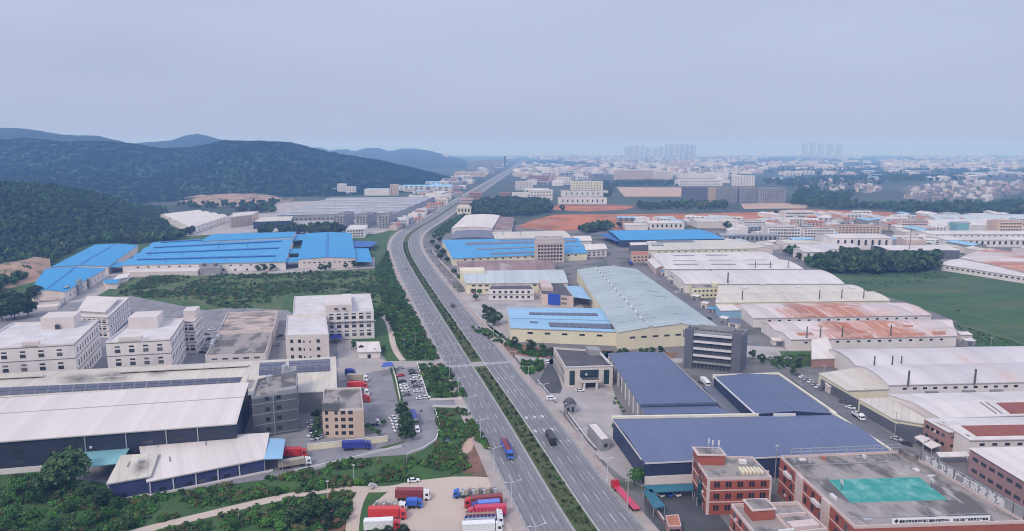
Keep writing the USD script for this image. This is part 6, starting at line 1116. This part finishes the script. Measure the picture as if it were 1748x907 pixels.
def truck(label, rear, front, cab, load, kind='box', h=3.9, hpx=None, z=.08, world=False, name='truck', wid=2.5, trim=None):
    """Centre line of the roof from rear to front as surveyed at height hpx (or ground-plan points with world=True)."""
    A, Bq = (np.array(rear), np.array(front)) if world else (at(*rear, h if hpx is None else hpx), at(*front, h if hpx is None else hpx)); d = Bq - A; L = float(np.linalg.norm(d)); L = min(max(L, 5.5), 19); a = math.atan2(d[1], d[0]); w = wid / 2
    x = thing(name, label, 'truck', (*(A + Bq) / 2, z), a); f = L / 2; cl = min(2.3, L * .28); r = -L / 2; cb = f - cl
    obj('chassis', MB().box(r + .2, -.5, .75, f - .3, .5, 1.1), 'chassis', x)
    ch = min(3.0, h * .82)
    obj('cab', MB().hull([(cb + .1, -w * .96, .55), (f, -w * .96, .55), (f, w * .96, .55), (cb + .1, w * .96, .55)], [(cb + .1, -w * .92, ch), (f - .35, -w * .92, ch), (f - .35, w * .92, ch), (cb + .1, w * .92, ch)]), 'paint_' + cab, x)
    z0, z1 = .55 + (ch - .55) * .52, .55 + (ch - .55) * .88; fx = lambda q: f - .35 * (q - .55) / (ch - .55)
    obj('windscreen', MB().hull([(fx(z0) - .05, -w * .84, z0), (fx(z0) + .03, -w * .84, z0), (fx(z0) + .03, w * .84, z0), (fx(z0) - .05, w * .84, z0)], [(fx(z1) - .05, -w * .8, z1), (fx(z1) + .03, -w * .8, z1), (fx(z1) + .03, w * .8, z1), (fx(z1) - .05, w * .8, z1)]), 'glass', x)
    for sd in (-1, 1): obj('side_window', MB().box(f - 1.5, sd * w * .94 - .03, z0, f - .55, sd * w * .94 + .03, z1), 'glass', x); obj('headlight', MB().box(f - .05, sd * w * .7 - .2, .8, f + .03, sd * w * .7 + .2, 1.05), 'lamp_grey', x)
    obj('roof_fairing', MB().hull([(cb + .15, -w * .8, ch), (f - .7, -w * .8, ch), (f - .7, w * .8, ch), (cb + .15, w * .8, ch)], [(cb + .15, -w * .75, ch + .5), (cb + .5, -w * .75, ch + .5), (cb + .5, w * .75, ch + .5), (cb + .15, w * .75, ch + .5)]), 'paint_' + cab, x)
    e = cb - .15
    if kind == 'box':
        obj('cargo_box', MB().box(r, -w, 1.1, e, w, h), 'paint_' + load, x); t = MB()
        for i in range(int((e - r) / 1.1) + 1):
            q = r + .06 + i * (e - r - .12) / max(1, int((e - r) / 1.1))
            for sd in (-1, 1): t.box(q - .04, sd * w - .04, 1.15, q + .04, sd * w + .04, h - .05)
        obj('box_ribs', t, 'paint_' + load, x, kind='stuff'); obj('roof_sheet', MB().box(r + .08, -w + .08, h, e - .08, w - .08, h + .04), 'paint_' + (trim or load), x)
    elif kind == 'tarp':
        n = 9; vs = [(q, w * .98 * math.cos(t), 1.1 if i in (0, n - 1) else h - .45 + .45 * math.sin(t)) for q in (r, e) for i, t in enumerate(np.linspace(0, math.pi, n))]
        m_ = MB().add(vs, [[i, i + 1, n + i + 1, n + i] for i in range(n - 1)]); m_.add(vs[:n], [[0, i, i + 1] for i in range(1, n - 1)]); m_.add(vs[n:], [[0, i, i + 1] for i in range(1, n - 1)]); obj('tarpaulin', m_, 'paint_' + load, x)
        for i in range(6): q = r + (i + .5) * (e - r) / 6; obj('strap', MB().box(q - .05, -w * .99, 1.2, q + .05, w * .99, 1.3).box(q - .04, -w * .7, h - .12, q + .04, w * .7, h - .06), 'chassis', x)
    else:
        obj('bed', MB().box(r, -w, 1.05, e, w, 1.25), 'paint_' + load, x)
        if kind == 'crates':
            for i in range(int((e - r) / 1.25)):
                for sd in (-1, 1): obj('crate', MB().box(r + .1 + i * 1.25, min(sd * .08, sd * (w - .1)), 1.25, r + 1.2 + i * 1.25, max(sd * .08, sd * (w - .1)), h - .3 * ((i * 7 + sd) % 3)), ('paint_tan', 'paint_silver', 'paint_grey')[(i + sd) % 3], x)
        elif kind == 'mesh':
            for sd in (-1, 1): obj('side_board', MB().box(r, sd * w - .05, 1.25, e, sd * w + .05, h * .8), 'paint_' + load, x)
            for i in range(9): q = r + .2 + i * (e - r - .4) / 8; obj('hoop', MB().box(q - .07, -w, h * .8, q + .07, w, h * .8 + .12), 'paint_' + (trim or 'silver'), x)
            obj('load', MB().box(r + .2, -w + .15, 1.25, e - .2, w - .15, h * .66), 'paint_' + (trim or 'grey'), x)
        else: obj('head_board', MB().box(e - .1, -w, 1.25, e, w, 2.4), 'paint_' + cab, x)
    wheels(x, [f - 1.25, r + 1.2, r + 2.5] + ([r + 3.8] if L > 11 else []) + ([f - 3.6] if L > 12 else []), w - .2, .5, .34); return x
truck('blue truck with rust-brown load driving down the left carriageway', (859, 744), (872, 771), 'blue', 'blue', 'mesh', 3.8, z=.12, trim='maroon')
truck('dark grey truck driving away on the right carriageway', (945, 749), (935, 730), 'grey', 'black', 'box', 3.6, z=.12)
truck('red flatbed lorry at the right kerb beside the carport', on_road(205, 20.4), on_road(232, 19.6), 'red', 'rose', 'flat', 3.4, world=True, z=.24)
truck('small dark red lorry on the right carriageway near the cream factory', on_road(515, 9.5), on_road(521.5, 9.5), 'maroon', 'grey', 'box', 3.2, world=True, z=.12)
truck('navy box truck farthest back in the truck yard', (592, 630), (604, 630), 'navy', 'navy'); truck('tan box truck with white cab in the truck yard', (593, 639), (628, 639.5), 'white', 'tan'); truck('bright red box truck in the middle of the truck yard', (593, 652), (627, 651.5), 'bright_red', 'bright_red')
truck('grey truck with white cab behind the cream block', (598, 663), (630, 662.5), 'white', 'grey'); truck('dark red truck half hidden behind the cream block', (604, 674), (632, 673), 'red', 'maroon')
truck('navy lorry standing on the curved yard road', (704, 699), (711, 716), 'grey', 'navy', 'tarp', 3.6); truck('small grey truck near the trees beside the cream block', (632, 717), (643, 716), 'white', 'grey', 'flat', 2.6)
truck('red box lorry beside the cream wall at the shed end', (478, 766), (524, 764.5), 'red', 'red'); truck('tan lorry with white cab nearest the shed end', (474, 788), (531, 779), 'white', 'tan', 'box', 3.2)
truck('long blue curtain-sided lorry along the cream wall', (584, 753), (634, 751), 'navy', 'navy', 'tarp')
truck('maroon box lorry with white cab at the top of the dirt lot', (675, 835), (734, 835), 'white', 'maroon'); truck('small blue lorry beside the maroon lorry', (694, 852), (721, 852), 'blue', 'blue', 'box', 3.0)
truck('lorry loaded with tan crates behind the bright red lorry', (640, 856), (693, 857), 'white', 'grey', 'crates', 3.4); truck('bright red box lorry in the dirt lot', (629, 867), (694, 866.5), 'bright_red', 'bright_red'); truck('white box lorry with red cab at the bottom of the dirt lot', (621, 888), (684, 885), 'red', 'white')
truck('dark loaded flatbed with blue cab at the top of the right-hand row', (848, 832), (773, 836), 'blue', 'green', 'crates', 3.0); truck('red lorry, first red one of the right-hand row', (857, 843), (792, 849), 'red', 'maroon', 'tarp'); truck('pale blue roofed lorry between the two red lorries', (853, 854), (803, 858), 'navy', 'sky', 'box', 3.6)
truck('rose red lorry in the middle of the right-hand row', (864, 862), (797, 866), 'rose', 'rose', 'box', 3.8); truck('lorry with brown load and white cab in the right-hand row', (795, 872.5), (859, 870), 'white', 'maroon', 'mesh', 3.6, trim='tan'); truck('navy stake-sided lorry near the bottom of the right-hand row', (792, 882), (860, 878.5), 'white', 'navy', 'mesh', 3.6, trim='silver'); truck('white box lorry at the bottom of the right-hand row', (789, 893), (858, 889.5), 'white', 'white')
truck('white truck in the alley between the slate halls', (1199, 643), (1210, 652), 'white', 'white', 'box', 3.2); truck('white breakdown truck standing by the lane canopies', (1458, 698), (1474, 709), 'white', 'silver', 'flat', 3.0)
truck('dark blue truck at the head of the lane near the yellow block', (1079, 449), (1073, 442), 'blue', 'navy', 'box', 3.4)

# ---------------------------------------------------------------- street lamps and poles
lamp0 = None; counts = {-1: 0, 1: 0}
for y in np.arange(196, 1240, 27.0):
    for sg in (-1, 1):
        off = sg * (MW + LW + (1.2 if sg < 0 else .9)); q = on_road(y + (9 if sg > 0 else 0), off); rz = heading(y) + (math.pi / 2 if sg > 0 else -math.pi / 2)
        if y < 212 and sg > 0: continue
        i = counts[sg]; counts[sg] += 1; side = 'left' if sg < 0 else 'right'; lab = f'grey double-armed street lamp, {nth(i)} from the bottom along the {side} kerb'
        if lamp0 is None:
            lamp0 = thing('street_lamp', lab, 'street lamp', (*q, .2), rz, 'street lamps along the dual carriageway')
            obj('pole', MB().tube((0, 0, 0), (0, 0, 8.8), .13, .07, 8), 'lamp_grey', lamp0); obj('base', MB().tube((0, 0, 0), (0, 0, .5), .24, .2, 8), 'lamp_grey', lamp0)
            for l_, z in ((2.6, .55), (-1.5, .3)):
                a_ = obj('arm', MB().tube((0, 0, 8.6), (l_, 0, 8.6 + z), .075, .06, 6), 'lamp_grey', lamp0); obj('lamp_head', MB().box(min(l_ - .1, l_ + (.8 if l_ > 0 else -.8)), -.16, 8.58 + z, max(l_ + .1, l_ + (.8 if l_ > 0 else -.8)), .16, 8.74 + z), 'trim_white', a_)
        else: dup(lamp0.GetPrim() if hasattr(lamp0, 'GetPrim') else lamp0, lab, (*q, .2), rz, 'street lamps along the dual carriageway')
def pole(label, u, v, h, arms=0, m='lamp_grey', name='lamp_post', cat='lamp post', r=.12, head=False, rz=0.0):
    x = thing(name, label, cat, (*at(u, v), 0), rz); obj('pole', MB().tube((0, 0, 0), (0, 0, h), r, r * .6, 8), m, x)
    for k in range(arms): obj('crossarm', MB().box(-1.3, -.08, h - .6 - k * 1.3, 1.3, .08, h - .45 - k * 1.3), m, x)
    if arms:
        for k in range(arms):
            for s_ in (-1.1, -.4, .4, 1.1): obj('insulator', MB().tube((s_, 0, h - .45 - k * 1.3), (s_, 0, h - .15 - k * 1.3), .06, .05, 6), 'trim_white', x)
    if head: obj('lamp_head', MB().box(-.5, -.2, h, .5, .2, h + .18), 'trim_white', x)
    return x
pole('slim lamp post standing in the green slope below the blue lorry', 604.5, 823, 6.5, head=True); pole('slim lamp post beside the path bend', 560, 852, 6.5, head=True); pole('concrete post beside the dirt path near the bottom', 408, 897, 5, m='kerb_stone')
pole('utility pole with crossarms at the pavement by the carport', 1071, 872, 14, 3, 'kerb_stone', 'utility_pole', 'utility pole', .2, rz=.4); pole('tall pole rising between the two brick blocks', 1322, 828, 15, 0, 'galvanised', head=True, r=.2)
pole('tall steel mast behind the dark tree belt', 1551, 441, 34, 2, 'dark_metal', 'mast', 'mast', .45)
for i, (u, v, h) in enumerate([(1338, 605, 9), (1405, 655, 10), (1475, 700, 11), (1527, 745, 11), (1345, 655, 9), (1365, 670, 9), (1690, 600, 9)]): pole(f'grey utility pole, {nth(i)} along the lane from its far end', u, v, h, 1, 'kerb_stone', 'utility_pole', 'utility pole', .15, rz=-.7)
for i, (u, v) in enumerate([(605, 800), (690, 600), (709, 590), (1100, 470), (1380, 440), (1398, 452)]): pole(f'thin pole standing ' + ['on the slope near the curved yard road', 'in the green verge left of the road', 'in the green verge nearer the road', 'at the lane head', 'beside the white stepped halls', 'beside the green field corner'][i], u if i else 694, v if i else 790, 8, 1, 'kerb_stone', 'utility_pole', 'utility pole', .13)
x = thing('scooter', 'small dark scooter on the curved yard road', 'scooter', (*at(719, 703), .08), 1.2); obj('body', MB().box(-.7, -.18, .35, .5, .18, .75).tube((.5, 0, .4), (.65, 0, 1.05), .05), 'chassis', x); wheels(x, (-.6, .65), .0, .28, .12)
x = thing('tarpaulin_heap', 'white tarpaulin heap on the verge beside the path', 'heap', (*at(637, 833), 0), .4); obj('sheet', leaf_cloud(6, 40, 1.9, 1.3, .9, .7, .5, 5), 'trim_white', x)

# ---------------------------------------------------------------- air
usdkit.material(stage, '/World/Looks/haze_air', {'v': ('principled_volume', {'color': (.27, .50, 1.0), 'absorption_color': (.74, .88, 1.0), 'density': HAZE, 'anisotropy': 0.0})}, volume='v.volume')
LOOK['haze_air'] = UsdShade.Material.Get(stage, '/World/Looks/haze_air')
obj('haze', MB().box(-14000, -700, -2.0, 14000, 14000, 228), 'haze_air', kind='stuff')
